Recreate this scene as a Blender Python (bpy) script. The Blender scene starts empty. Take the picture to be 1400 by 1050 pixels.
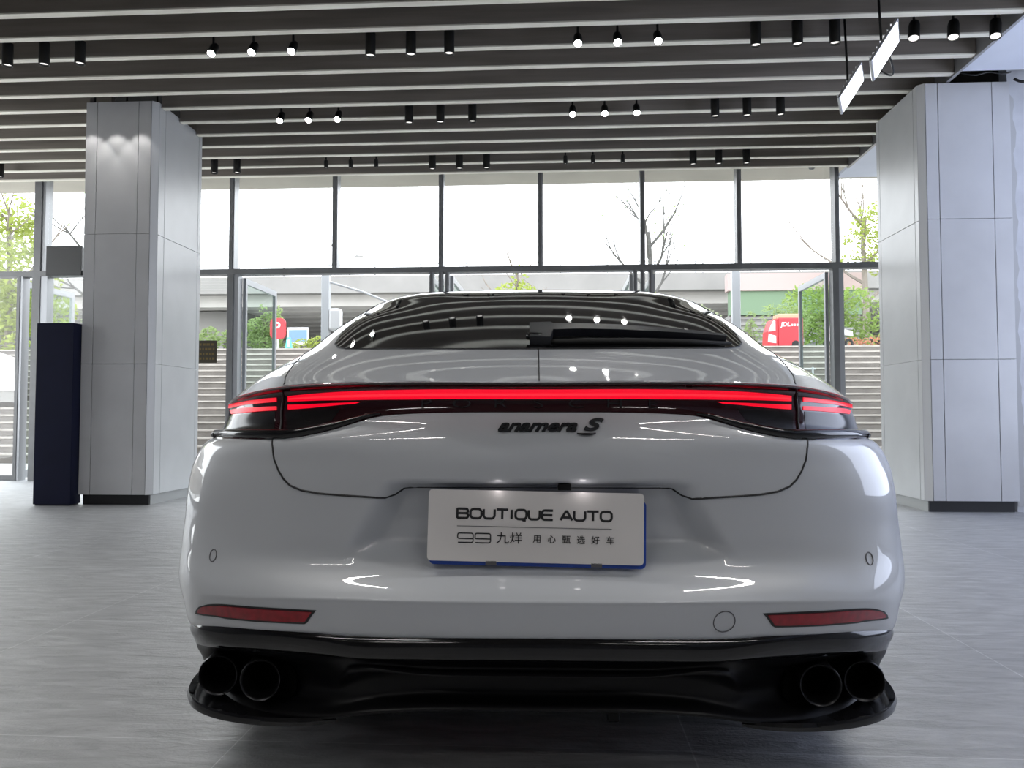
import bpy, bmesh, math, random
import numpy as np
from mathutils import Vector, Matrix
from mathutils.geometry import delaunay_2d_cdt
R = random.Random(7)
SC = bpy.context.scene
COL = SC.collection
PI = math.pi

# ------------------------------------------------------------------ materials
def nt(m): return m.node_tree.nodes, m.node_tree.links
def mat(name, col, rough=.5, metal=0., coat=0., spec=.5, emit=None, es=0., alpha=1., coat_rough=.03, trans=0.):
    m = bpy.data.materials.new(name); m.use_nodes = True
    b = m.node_tree.nodes['Principled BSDF']
    b.inputs['Base Color'].default_value = (*col, 1)
    b.inputs['Roughness'].default_value = rough
    b.inputs['Metallic'].default_value = metal
    b.inputs['Coat Weight'].default_value = coat
    b.inputs['Coat Roughness'].default_value = coat_rough
    b.inputs['Specular IOR Level'].default_value = spec
    b.inputs['Transmission Weight'].default_value = trans
    if emit:
        b.inputs['Emission Color'].default_value = (*emit, 1)
        b.inputs['Emission Strength'].default_value = es
    return m
def noisy(m, scale=8., amount=.12, detail=4., stretch=(1, 1, 1), bump=0.):
    """break the base colour up with object-space noise (surface variation, not light)"""
    n, l = nt(m); b = n['Principled BSDF']
    c = b.inputs['Base Color'].default_value[:]
    tc = n.new('ShaderNodeTexCoord'); mp = n.new('ShaderNodeMapping'); mp.inputs['Scale'].default_value = stretch
    nz = n.new('ShaderNodeTexNoise'); nz.inputs['Scale'].default_value = scale; nz.inputs['Detail'].default_value = detail
    rp = n.new('ShaderNodeValToRGB')
    rp.color_ramp.elements[0].position = .3; rp.color_ramp.elements[1].position = .7
    rp.color_ramp.elements[0].color = (*[v*(1-amount) for v in c[:3]], 1)
    rp.color_ramp.elements[1].color = (*[min(1, v*(1+amount)) for v in c[:3]], 1)
    l.new(tc.outputs['Object'], mp.inputs['Vector']); l.new(mp.outputs['Vector'], nz.inputs['Vector'])
    l.new(nz.outputs['Fac'], rp.inputs['Fac']); l.new(rp.outputs['Color'], b.inputs['Base Color'])
    if bump:
        bp = n.new('ShaderNodeBump'); bp.inputs['Strength'].default_value = bump
        l.new(nz.outputs['Fac'], bp.inputs['Height']); l.new(bp.outputs['Normal'], b.inputs['Normal'])
    return m
M = {}
M['paint'] = mat('paint', (.50, .52, .55), .38, coat=1., coat_rough=.02)
M['seam'] = mat('seam', (.012, .012, .014), .5)
M['gloss_black'] = mat('gloss_black', (.006, .006, .007), .09, spec=.5)
M['satin_black'] = mat('satin_black', (.004, .004, .005), .38, spec=.22)
M['inner_black'] = mat('inner_black', (.002, .002, .002), .9, spec=.05)
M['glass_dark'] = mat('glass_dark', (.004, .0042, .005), .025, spec=1.0)
M['lens'] = mat('lens', (.022, .004, .007), .06, spec=.6)
M['lens_clear'] = mat('lens_clear', (.012, .011, .012), .14, spec=.35)
M['lens_wine'] = mat('lens_wine', (.05, .003, .010), .10, spec=.6)
M['red_light'] = mat('red_light', (.15, .0, .003), .35, emit=(1., .0, .022), es=.80)
M['red_core'] = mat('red_core', (.15, .0, .004), .35, emit=(1., .018, .035), es=1.05)
M['reflector'] = noisy(mat('reflector', (.28, .003, .012), .25, coat=.15), 60, .25)
M['tip_metal'] = mat('tip_metal', (.04, .04, .043), .32, metal=.9)
M['rubber'] = mat('rubber', (.012, .012, .012), .8)
M['rim'] = mat('rim', (.25, .25, .27), .3, metal=.9)
M['plate_white'] = noisy(mat('plate_white', (0.742, 0.717, 0.704), .22, coat=.6), 3, .05)
M['plate_blue'] = mat('plate_blue', (.015, .07, .42), .3, coat=.5)
M['ink'] = mat('ink', (.012, .012, .014), .5)
M['ink_grey'] = mat('ink_grey', (.10, .10, .11), .5)
M['badge'] = mat('badge', (.035, .037, .042), .28, metal=.75)
M['lettering'] = mat('lettering', (.05, .05, .055), .22, metal=.6)
M['wiper'] = mat('wiper', (.006, .007, .012), .35)

# ------------------------------------------------------------------ object helpers
def link(o, parent=None):
    COL.objects.link(o)
    if parent is not None: o.parent = parent
    return o
def tag(o, label=None, cat=None, group=None, kind=None):
    if label: o['label'] = label
    if cat: o['category'] = cat
    if group: o['group'] = group
    if kind: o['kind'] = kind
    return o
def empty(name, loc=(0, 0, 0), rz=0., **k):
    o = bpy.data.objects.new(name, None); o.empty_display_size = .1
    o.location = loc; o.rotation_euler = (0, 0, rz); link(o)
    return tag(o, **k)
def add_mesh(name, verts, faces, m, parent=None, smooth=False, normals=None):
    me = bpy.data.meshes.new(name)
    me.from_pydata([tuple(map(float, v)) for v in verts], [], [tuple(int(i) for i in f) for f in faces])
    for mm in (m if isinstance(m, (list, tuple)) else [m]): me.materials.append(mm)
    me.polygons.foreach_set('use_smooth', [smooth]*len(me.polygons))
    me.update()
    if normals is not None:
        me.normals_split_custom_set_from_vertices([tuple(map(float, n)) for n in normals])
    return link(bpy.data.objects.new(name, me), parent)
def from_bm(name, bm, m, parent=None, smooth=False, angle=None):
    me = bpy.data.meshes.new(name); bmesh.ops.recalc_face_normals(bm, faces=bm.faces[:])
    bm.to_mesh(me); bm.free()
    for mm in (m if isinstance(m, (list, tuple)) else [m]): me.materials.append(mm)
    me.polygons.foreach_set('use_smooth', [smooth]*len(me.polygons))
    if angle is not None: me.set_sharp_from_angle(angle=angle)
    me.update()
    return link(bpy.data.objects.new(name, me), parent)
class MB:
    """collects simple shapes into one mesh"""
    def __init__(s): s.v = []; s.f = []; s.mi = []
    def add(s, v, f, mi=0):
        k = len(s.v); s.v += [tuple(p) for p in v]; s.f += [tuple(i+k for i in q) for q in f]; s.mi += [mi]*len(f); return s
    def box(s, a, b, mi=0, bev=0.):
        (x0, y0, z0), (x1, y1, z1) = a, b
        if bev <= 0:
            v = [(x0,y0,z0),(x1,y0,z0),(x1,y1,z0),(x0,y1,z0),(x0,y0,z1),(x1,y0,z1),(x1,y1,z1),(x0,y1,z1)]
            return s.add(v, [(0,3,2,1),(4,5,6,7),(0,1,5,4),(1,2,6,5),(2,3,7,6),(3,0,4,7)], mi)
        bm = bmesh.new(); bmesh.ops.create_cube(bm, size=1)
        for q in bm.verts: q.co = Vector(((x0+x1)/2+q.co.x*(x1-x0), (y0+y1)/2+q.co.y*(y1-y0), (z0+z1)/2+q.co.z*(z1-z0)))
        bmesh.ops.bevel(bm, geom=bm.edges[:], offset=bev, segments=2, affect='EDGES', profile=.5)
        return s.addbm(bm, mi)
    def addbm(s, bm, mi=0):
        bm.verts.index_update()
        s.add([q.co[:] for q in bm.verts], [[q.index for q in f.verts] for f in bm.faces], mi); bm.free(); return s
    def tube(s, pts, r, n=8, mi=0, caps=True):
        pts = [Vector(p) for p in pts]; rs = r if isinstance(r, (list, tuple)) else [r]*len(pts)
        v = []; f = []; up = None
        for i, p in enumerate(pts):
            d = (pts[min(i+1, len(pts)-1)]-pts[max(i-1, 0)]).normalized()
            if up is None:
                up = Vector((0, 0, 1)) if abs(d.z) < .9 else Vector((1, 0, 0))
            a = d.cross(up).normalized(); b = a.cross(d).normalized(); up = b
            for k in range(n):
                t = 2*PI*k/n; v.append(p+(a*math.cos(t)+b*math.sin(t))*rs[i])
        for i in range(len(pts)-1):
            for k in range(n): f.append((i*n+k, i*n+(k+1) % n, (i+1)*n+(k+1) % n, (i+1)*n+k))
        if caps: f.append(tuple(range(n))[::-1]); f.append(tuple((len(pts)-1)*n+k for k in range(n)))
        return s.add(v, f, mi)
    def lathe(s, prof, n=24, c=(0, 0, 0), axis=(0, 0, 1), mi=0):
        """prof: (radius, height) along axis"""
        ax = Vector(axis).normalized(); a = ax.orthogonal().normalized(); b = ax.cross(a); c = Vector(c); v = []; f = []
        for r, h in prof:
            for k in range(n):
                t = 2*PI*k/n; v.append(c+ax*h+(a*math.cos(t)+b*math.sin(t))*r)
        for i in range(len(prof)-1):
            for k in range(n): f.append((i*n+k, i*n+(k+1) % n, (i+1)*n+(k+1) % n, (i+1)*n+k))
        return s.add(v, f, mi)
    def prism(s, poly, y0, y1, mi=0, ax=(0, 2, 1)):
        """poly in (a, b), extruded along the third axis; ax says which component a, depth, b go to"""
        n = len(poly); v = []
        for d in (y0, y1):
            for a, b in poly:
                p = [0, 0, 0]; p[ax[0]] = a; p[ax[1]] = b; p[3-ax[0]-ax[1]] = d; v.append(p)
        f = [tuple(range(n)), tuple(range(2*n-1, n-1, -1))]+[(i, (i+1) % n, n+(i+1) % n, n+i) for i in range(n)]
        return s.add(v, f, mi)
    def build(s, name, m, parent=None, smooth=False, angle=None):
        bm = bmesh.new(); vs = [bm.verts.new(p) for p in s.v]
        for q, mi in zip(s.f, s.mi):
            try: fc = bm.faces.new([vs[i] for i in q]); fc.material_index = mi
            except ValueError: pass
        return from_bm(name, bm, m, parent, smooth, angle)
def text_obj(name, body, size, m, parent, mw, extrude=.0006, shear=0., sx=1., offset=0., spacing=1., align='CENTER'):
    """lettering as a mesh; mw places the text plane (x along the line, y up)"""
    cu = bpy.data.curves.new(name+'_curve', 'FONT'); cu.body = body; cu.size = size; cu.extrude = extrude
    cu.shear = shear; cu.offset = offset; cu.space_character = spacing; cu.align_x = align; cu.align_y = 'CENTER'
    cu.resolution_u = 4
    o = bpy.data.objects.new(name+'_tmp', cu); COL.objects.link(o)
    bpy.context.view_layer.update()
    me = bpy.data.meshes.new_from_object(o.evaluated_get(bpy.context.evaluated_depsgraph_get()))
    bpy.data.objects.remove(o); bpy.data.curves.remove(cu)
    me.name = name; me.transform(mw @ Matrix.Diagonal((sx, 1, 1, 1)))
    me.materials.clear(); me.materials.append(m)
    return link(bpy.data.objects.new(name, me), parent)

def lamp(name, kind, loc, energy, col=(1, 1, 1), size=.1, rot=(0, 0, 0), **k):
    L = bpy.data.lights.new(name, kind); L.energy = energy; L.color = col
    if kind == 'AREA':
        L.shape = 'RECTANGLE'; L.size = size; L.size_y = k.get('size_y', size)
    elif kind == 'SPOT':
        L.spot_size = k.get('cone', 1.2); L.spot_blend = k.get('blend', .5); L.shadow_soft_size = size
    else: L.shadow_soft_size = size
    o = bpy.data.objects.new(name, L); o.location = loc; o.rotation_euler = rot; COL.objects.link(o); return o
# ------------------------------------------------------------------ camera
F_PX, CAM_Z, YAW, PITCH = 1100., .88, math.radians(3.4), math.atan(45/1100)
cd = bpy.data.cameras.new('camera'); cd.sensor_width = 36; cd.lens = F_PX/1400*36; cd.clip_end = 400; cd.clip_start = .05
cam = bpy.data.objects.new('camera', cd); COL.objects.link(cam)
cam.location = (0, 0, CAM_Z); cam.rotation_euler = (PI/2+PITCH, 0, YAW)
SC.camera = cam

# ================================================================== THE CAR
CAR = empty('car', (-.048, 1.750, 0), math.radians(1.8),
            label='white fastback car seen from behind with a full-width red light bar', cat='car')
# upper skin: rows run forward from the tail lip, columns run from the centre line out to the shoulder
U = [
 [(0,.03,.956),(.28,.045,.958),(.46,.085,.957),(.60,.15,.953),(.69,.22,.945),(.79,.33,.929),(.84,.42,.918)],
 [(0,.18,1.0055),(.28,.195,1.0065),(.46,.24,1.007),(.60,.31,1.006),(.70,.39,.998),(.81,.49,.970),(.885,.56,.918)],
 [(0,.35,1.0575),(.28,.375,1.061),(.46,.44,1.069),(.61,.53,1.074),(.71,.61,1.058),(.815,.67,1.010),(.925,.72,.915)],
 [(0,.65,1.1495),(.27,.655,1.1473),(.48,.68,1.142),(.650,.74,1.128),(.74,.80,1.078),(.825,.86,1.010),(.945,.92,.91)],
 [(0,.95,1.2395),(.27,.95,1.2357),(.48,.96,1.226),(.660,.99,1.203),(.742,1.02,1.132),(.83,1.05,1.03),(.95,1.12,.90)],
 [(0,1.25,1.3265),(.27,1.25,1.3227),(.48,1.25,1.310),(.668,1.27,1.274),(.745,1.29,1.18),(.84,1.30,1.03),(.95,1.40,.89)],
 [(0,1.45,1.380),(.27,1.45,1.3763),(.48,1.45,1.368),(.660,1.45,1.326),(.742,1.46,1.19),(.84,1.47,1.03),(.95,1.55,.885)],
 [(0,1.65,1.4165),(.27,1.65,1.413),(.48,1.65,1.406),(.645,1.65,1.356),(.735,1.65,1.20),(.84,1.66,1.03),(.95,1.72,.88)],
 [(0,1.90,1.432),(.27,1.90,1.428),(.48,1.90,1.416),(.64,1.90,1.36),(.735,1.9,1.20),(.84,1.9,1.02),(.945,1.92,.87)],
 [(0,2.30,1.432),(.27,2.30,1.430),(.48,2.30,1.415),(.63,2.30,1.35),(.72,2.3,1.20),(.83,2.3,1.02),(.94,2.3,.86)],
 [(0,2.80,1.402),(.27,2.80,1.400),(.48,2.80,1.384),(.62,2.80,1.312),(.71,2.8,1.18),(.82,2.8,1.0),(.94,2.8,.85)],
 [(0,3.30,1.26),(.27,3.3,1.255),(.48,3.3,1.235),(.62,3.3,1.175),(.72,3.3,1.08),(.83,3.3,.96),(.945,3.3,.84)],
 [(0,3.75,1.02),(.27,3.75,1.018),(.48,3.75,1.008),(.62,3.75,.99),(.72,3.75,.972),(.84,3.75,.94),(.95,3.75,.83)],
 [(0,4.30,.92),(.27,4.30,.92),(.48,4.3,.918),(.62,4.3,.926),(.72,4.3,.932),(.84,4.28,.89),(.945,4.2,.80)],
 [(0,4.75,.79),(.27,4.74,.79),(.47,4.71,.785),(.61,4.66,.778),(.71,4.6,.765),(.82,4.52,.73),(.92,4.4,.68)],
 [(0,5.00,.60),(.26,4.98,.60),(.46,4.94,.60),(.60,4.88,.60),(.70,4.80,.60),(.80,4.68,.60),(.88,4.5,.60)],
]
U = np.array(U, float)
# lower skin: rows run from the lip down to the sill, first seven columns round the tail, then along the side
LOW = [
 None,
 [(0,.066,.948),(.28,.078,.950),(.46,.106,.949),(.595,.168,.944),(.683,.235,.936),(.782,.342,.920),(.836,.425,.908)],
 [(0,.076,.915),(.28,.087,.914),(.46,.118,.906),(.60,.170,.890),(.692,.238,.884),(.795,.345,.877),(.845,.43,.870)],
 [(0,.066,.877),(.28,.076,.874),(.46,.106,.862),(.61,.158,.846),(.708,.228,.841),(.812,.337,.837),(.868,.44,.835)],
 [(0,.050,.842),(.28,.061,.840),(.46,.085,.832),(.625,.138,.824),(.73,.205,.819),(.84,.31,.815),(.900,.43,.813)],
 [(0,.040,.770),(.28,.050,.768),(.47,.083,.765),(.63,.133,.762),(.745,.195,.760),(.862,.298,.758),(.934,.43,.757)],
 [(0,.055,.700),(.28,.064,.699),(.475,.090,.698),(.635,.135,.697),(.757,.195,.696),(.876,.298,.695),(.948,.43,.695)],
 [(0,.076,.610),(.28,.083,.609),(.475,.102,.608),(.64,.142,.607),(.765,.200,.606),(.886,.298,.605),(.954,.42,.605)],
 [(0,.080,.558),(.28,.086,.557),(.475,.106,.556),(.64,.142,.553),(.77,.196,.550),(.891,.292,.546),(.957,.41,.543)],
 [(0,.005,.487),(.28,.017,.486),(.48,.049,.482),(.65,.097,.474),(.77,.165,.462),(.895,.280,.451),(.961,.41,.442)],
 [(0,.000,.4805),(.28,.012,.4795),(.48,.045,.4755),(.648,.094,.467),(.768,.163,.455),(.893,.280,.437),(.959,.41,.428)],
 [(0,.003,.472),(.28,.015,.471),(.48,.048,.467),(.647,.097,.458),(.766,.166,.445),(.889,.284,.408),(.951,.42,.400)],
 [(0,.034,.392),(.28,.046,.391),(.48,.077,.387),(.642,.126,.382),(.758,.192,.371),(.880,.300,.349),(.934,.43,.330)],
 [(0,.20,.350),(.28,.20,.350),(.46,.21,.35),(.60,.25,.34),(.70,.31,.33),(.80,.40,.31),(.86,.50,.29)],
]
r0 = [tuple(p) for p in U[0]]+[tuple(U[i][6]) for i in range(1, len(U))]+[tuple(U[-1][c]) for c in range(5, -1, -1)]
LOW[0] = r0
c6 = [row[6] for row in LOW]
for k in range(1, len(LOW)):
    g = (c6[0][2]-c6[k][2])/(c6[0][2]-c6[-1][2])
    out = list(LOW[k])
    for j in range(7, len(r0)):
        x, y, z = r0[j]
        zz = z+(0.19-z)*g
        bulge = math.sin(min(1., g*1.15)*PI*.62)
        if j <= 7+len(U)-3: xx = x+(max(.972-x, .0))*bulge*(1. if j < 9 else .9) - .035*max(0, g-.8)/.2
        else: xx = x
        yy = y+(.05*bulge if j > 7+len(U)-3 else 0)
        out.append((xx, yy, zz))
    LOW[k] = out
LOW = np.array(LOW, float)

def herm_axis(N, ts, sym_start=False, sym_end=False):
    """interpolate array N (n, m, 3) along axis 0 at index-space parameters ts (cubic, chord-aware tangents)"""
    n = N.shape[0]
    h = np.linalg.norm(np.diff(N, axis=0), axis=-1)[..., None]+1e-6
    d = np.diff(N, axis=0)/h
    m = np.empty_like(N)
    m[1:-1] = (d[:-1]*h[1:]+d[1:]*h[:-1])/(h[:-1]+h[1:])
    m[0] = d[0]; m[-1] = d[-1]
    if sym_start: m[0] = d[0]*np.array([1., 0, 0])
    if sym_end: m[-1] = d[-1]*np.array([1., 0, 0])
    out = []
    for t in ts:
        i = min(int(t), n-2); u = t-i
        a, b = N[i], N[i+1]; hh = h[i]
        out.append((2*u**3-3*u*u+1)*a+(u**3-2*u*u+u)*hh*m[i]+(-2*u**3+3*u*u)*b+(u**3-u*u)*hh*m[i+1])
    return np.array(out)
def params(N, axis, steps):
    """subdivide each interval so that its longest chord is cut into pieces of about steps(i)"""
    c = np.linalg.norm(np.diff(N, axis=axis), axis=2)
    c = c.max(axis=1-axis) if axis == 0 else c.max(axis=0)
    ts = []
    for i, L in enumerate(c):
        k = max(2, int(math.ceil(L/steps(i))))
        ts += [i+q/k for q in range(k)]
    return ts+[float(len(c))]
class Skin:
    def __init__(s, N, rstep, cstep, warp=None, end_sym=False, smooth=0):
        s.ts = params(N, 0, rstep); s.ss = params(N, 1, cstep)
        A = herm_axis(N, s.ts)
        B = herm_axis(A.transpose(1, 0, 2), s.ss, True, end_sym).transpose(1, 0, 2)
        if warp: B = warp(B)
        for _ in range(smooth):
            q = B.copy(); q[:, 1:-1] = B[:, 1:-1]*.5+(B[:, :-2]+B[:, 2:])*.25
            q[:, 0, 1:] = B[:, 0, 1:]*.5+B[:, 1, 1:]*.5; q[0] = B[0]; q[-1] = B[-1]
            B = q.copy(); B[1:-1] = q[1:-1]*.6+(q[:-2]+q[2:])*.2; B[:, -1] = q[:, -1]
        s.G = B
        s.ts = np.array(s.ts); s.ss = np.array(s.ss)
        dt = np.gradient(B, axis=0); ds = np.gradient(B, axis=1)
        ds[:, 0] = B[:, 1]-B[:, 0]; ds[:, 0, 1:] = 0
        nn = np.cross(ds, dt); nn /= np.linalg.norm(nn, axis=2)[..., None]+1e-12
        s.N = nn
    def orient(s, flip):
        if flip: s.N = -s.N
    def loc(s, t, q):
        """index coordinates -> position in the dense grid"""
        return np.interp(t, s.ts, np.arange(len(s.ts))), np.interp(q, s.ss, np.arange(len(s.ss)))
    def ev(s, t, q, what='G'):
        a = getattr(s, what); sg = 1. if q >= 0 else -1.
        i, j = s.loc(t, abs(q)); i0 = min(int(i), a.shape[0]-2); j0 = min(int(j), a.shape[1]-2); u, v = i-i0, j-j0
        p = (a[i0, j0]*(1-u)*(1-v)+a[i0+1, j0]*u*(1-v)+a[i0, j0+1]*(1-u)*v+a[i0+1, j0+1]*u*v).copy()
        p[0] *= sg
        if what == 'N': p /= np.linalg.norm(p)
        return p
    def find(s, u, v, smax):
        """the surface point seen at lateral pixel offset u and pixel row v of the photograph"""
        J = int(np.searchsorted(s.ss, smax))+1
        P = s.G[:, :J]; dep = (1.75+P[..., 1])*math.cos(PITCH)+(P[..., 2]-CAM_Z)*math.sin(PITCH)
        pu = F_PX*P[..., 0]/dep
        pv = 525-F_PX*(-(1.75+P[..., 1])*math.sin(PITCH)+(P[..., 2]-CAM_Z)*math.cos(PITCH))/dep
        view = P-np.array([0, -1.75, CAM_Z]); face = np.einsum('ijk,ijk->ij', s.N[:, :J], view)/np.linalg.norm(view, axis=2)
        e = (pu-u)**2+(pv-v)**2+np.where(face > -.015, 400., 0.)+dep*2
        i, j = np.unravel_index(np.argmin(e), e.shape)
        i = min(max(i, 1), P.shape[0]-2); j = min(max(j, 1), J-2)
        a, b = float(i), float(j)
        Jm = np.array([[(pu[i+1, j]-pu[i-1, j])/2, (pu[i, j+1]-pu[i, j-1])/2], [(pv[i+1, j]-pv[i-1, j])/2, (pv[i, j+1]-pv[i, j-1])/2]])
        try: dd = np.linalg.solve(Jm, np.array([u-pu[i, j], v-pv[i, j]]))
        except np.linalg.LinAlgError: dd = (0, 0)
        a += max(-1, min(1, dd[0])); b += max(-1, min(1, dd[1]))
        return float(np.interp(a, np.arange(len(s.ts)), s.ts)), float(np.interp(max(0, b), np.arange(len(s.ss)), s.ss))
def sstep(a, b, x): 
    t = np.clip((x-a)/(b-a), 0, 1); return t*t*(3-2*t)
def plate_recess(B):
    B = B.copy(); x = np.abs(B[..., 0]); y = B[..., 1]; z = B[..., 2]
    half = .315+(.738-z)*.62                           # recess widens downward
    m = (1-sstep(half-.05, half+.035, x))*(1-sstep(.722, .738, z))*sstep(.545, .60, z)
    m = np.where(y > 1.0, 0, m)
    B[..., 1] = y+.055*m
    return B
SU = Skin(U, lambda i: .02 if i < 8 else .08, lambda j: .02, smooth=24)
SL = Skin(LOW, lambda i: .007 if i < 12 else .03, lambda j: .010 if j < 6 else (.03 if j < 8 else .05), plate_recess, True)
if SU.ev(.5, .5, 'N')[2] < 0: SU.orient(True)
if SL.ev(5, .5, 'N')[1] > 0: SL.orient(True)

# --- body shell: both skins, mirrored, one mesh; wheel openings left out
V = []; NV = []; FC = []
def put_skin(S, arches=()):
    for sg in (1, -1):
        k = len(V); T, Q = S.G.shape[:2]; G = S.G.copy(); inside = np.zeros((T, Q), bool)
        for y, z, r in arches:
            d = np.hypot(G[..., 1]-y, G[..., 2]-z)+1e-9; h = (d < r) & (G[..., 0] > .55)
            inside |= h; f = np.where(h, r/d, 1.)
            G[..., 1] = y+(G[..., 1]-y)*f; G[..., 2] = z+(G[..., 2]-z)*f
        for a, n in zip(G.reshape(-1, 3), S.N.reshape(-1, 3)):
            V.append((a[0]*sg, a[1], a[2])); NV.append((n[0]*sg, n[1], n[2]))
        for i in range(T-1):
            for j in range(Q-1):
                if inside[i:i+2, j:j+2].all(): continue
                q = (k+i*Q+j, k+i*Q+j+1, k+(i+1)*Q+j+1, k+(i+1)*Q+j)
                e1 = S.G[i, j+1]-S.G[i, j]; e2 = S.G[i+1, j]-S.G[i, j]
                same = np.dot(np.cross(e1, e2), S.N[i, j]) > 0
                FC.append(q if same == (sg == 1) else q[::-1])
AX = [(1.03, .355), (3.98, .345)]
put_skin(SU)
put_skin(SL, [(y, z, .39) for y, z in AX])
shell = add_mesh('body_shell', V, FC, M['paint'], CAR, True, NV)

def fill_path(S, pts, smax):
    out = []
    for p in pts:
        out.append(p[1:] if p[0] == 'st' else S.find(p[0], p[1], smax))
    return out
def dense(pts, step, closed=True):
    o = []; n = len(pts)
    for i in range(n if closed else n-1):
        a, b = np.array(pts[i]), np.array(pts[(i+1) % n]); k = max(1, int(np.linalg.norm(b-a)/step))
        for q in range(k): o.append(tuple(a+(b-a)*q/k))
    if not closed: o.append(tuple(pts[-1]))
    return o
def patch(name, S, outline, m, parent, off=.002, step=.12, skirt=True, mirror_x=False, thick=.004):
    """a panel lying on the skin, bounded by outline in (t, s) index coordinates; negative s is the other side"""
    ol = dense(outline, step)
    v2 = [Vector((s_, t_)) for t_, s_ in ol]; n = len(v2)
    xs = [p.x for p in v2]; ys = [p.y for p in v2]
    gx = np.arange(min(xs), max(xs), step*.9); gy = np.arange(min(ys), max(ys), step*.9)
    pts = list(v2)+[Vector((float(a), float(b))) for a in gx for b in gy]
    if min(xs) < 0 < max(xs): pts += [Vector((0., float(b))) for b in gy]
    vo, eo, fo, *_ = delaunay_2d_cdt(pts, [(i, (i+1) % n) for i in range(n)], [], 1, 1e-5)
    P = []; NN = []
    for q in vo:
        nrm = S.ev(q.y, q.x, 'N'); P.append(S.ev(q.y, q.x)+nrm*off); NN.append(nrm)
    F = []
    for f in fo:
        a, b, c = P[f[0]], P[f[1]], P[f[2]]
        F.append(tuple(f) if np.dot(np.cross(b-a, c-a), NN[f[0]]) > 0 else tuple(f[::-1]))
    if skirt:
        cnt = {}
        for f in F:
            for i in range(len(f)):
                e = (f[i], f[(i+1) % len(f)]); cnt[tuple(sorted(e))] = cnt.get(tuple(sorted(e)), []) + [e]
        mp = {}
        for es in list(cnt.values()):
            if len(es) == 1:
                a, b = es[0]
                for w in (a, b):
                    if w not in mp: mp[w] = len(P); P.append(P[w]-NN[w]*(thick+off)); NN.append(NN[w])
                F.append((b, a, mp[a], mp[b]))
    sg = -1 if mirror_x else 1
    if mirror_x: F = [f[::-1] for f in F]
    return add_mesh(name, [(p[0]*sg, p[1], p[2]) for p in P], F, m, parent, True, [(p[0]*sg, p[1], p[2]) for p in NN])
def mirror(half):
    """half outline from centre line to centre line on +s; returns a closed symmetric outline"""
    return half+[(t, -s) for t, s in half[::-1] if abs(s) > 1e-6]
def seam_tube(mb, S, pts, r, off=.0, closed=False, sgn=1):
    d = dense(pts, .08, closed)
    mb.tube([S.ev(t, s)*np.array([sgn, 1, 1])+S.ev(t, s, 'N')*np.array([sgn, 1, 1])*off for t, s in d], r, 6)

# --- tailgate: deck and pillars above the light bar, lid below it
g_up = fill_path(SU, [(0, 480), (200, 479)], 5.9)   # only to warm the search
seam_low = fill_path(SL, [(365,601),(364.5,613),(362.5,629),(357,643),(350,655),(341,664),(325,671),(302,675),(278,677),(240,679.5),(210,681),(196,676),(183,667)], 5.9)
gate_low = [(2.2, 0.), (2.2, 3.0)]+[(3.2, 3.05)]+seam_low+[(seam_low[-1][0]+.02, 0.)]
gate_low = [(4.0-1.2, 0.)]+[(t, s) for t, s in gate_low[1:]]
gate_low[0] = (2.2, 0.)
gate = patch('tailgate', SL, mirror(gate_low), M['paint'], CAR, off=.0016, step=.10, thick=.003)
seam_up = fill_path(SU, [(349,526),(347,516),(336,500),(320,484),(301,466),(277,446),(245,424),(205,408)], 6.0)
deck = [(0.02, 0.)]+[(0.02, s) for s in (1, 2, 3)]+[(.02, seam_up[0][1])]+seam_up+[(seam_up[-1][0]+.25, seam_up[-1][1]-.25), (6.6, 1.5), (6.7, 0.)]
deck_o = patch('deck_panel', SU, mirror(deck), M['paint'], gate, off=.0016, step=.12, thick=.003)
mb = MB()
for sg in (1, -1):
    seam_tube(mb, SL, seam_low, .0027, .0010, sgn=sg)
    seam_tube(mb, SU, seam_up, .0022, .0010, sgn=sg)
seam_tube(mb, SL, [(seam_low[-1][0], s) for s in np.linspace(-seam_low[-1][1], seam_low[-1][1], 20)], .0025, .0)
seam_tube(mb, SU, [(.05, .012), (2.0, .012)], .0018, .0012)
mb.build('panel_gap', M['seam'], gate, True)

# --- rear window
glass_half = fill_path(SU, [(0,478.3),(150,478),(235,477.8),(262,477.3),(274,475.5),(277.5,471),(272,463),(258,447),(244,436),(228,424),(205,413),(178,405),(150,401.2),(110,399.5)], 5.6)
tt = glass_half[-1][0]
glass_half = [(glass_half[0][0], 0.)]+glass_half[1:]+[(tt+.10, 0.)]
window = patch('rear_window', SU, mirror(glass_half), M['glass_dark'], CAR, off=.0042, step=.10, thick=.004)
mb = MB(); gl = [p for p in glass_half]
for sg in (1, -1): seam_tube(mb, SU, gl, .0026, .0025, sgn=sg)
mb.build('window_seal', M['seam'], window, True)
# glazing further forward: side windows and windscreen
for mx in (False, True):
    patch('side_window', SU, [(5.0, 3.8), (6.0, 3.4), (7.5, 3.35), (9.0, 3.35), (10.2, 3.5), (11.2, 3.9), (11.7, 4.55), (10.0, 4.8), (7.5, 4.8), (5.8, 4.7)], M['glass_dark'], CAR, off=.004, step=.2, mirror_x=mx)
patch('windscreen', SU, mirror([(10.15, 0.), (10.2, 2.0), (10.5, 2.9), (11.5, 3.4), (11.85, 3.3), (11.85, 0.)]), M['glass_dark'], CAR, off=.004, step=.2)
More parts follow.
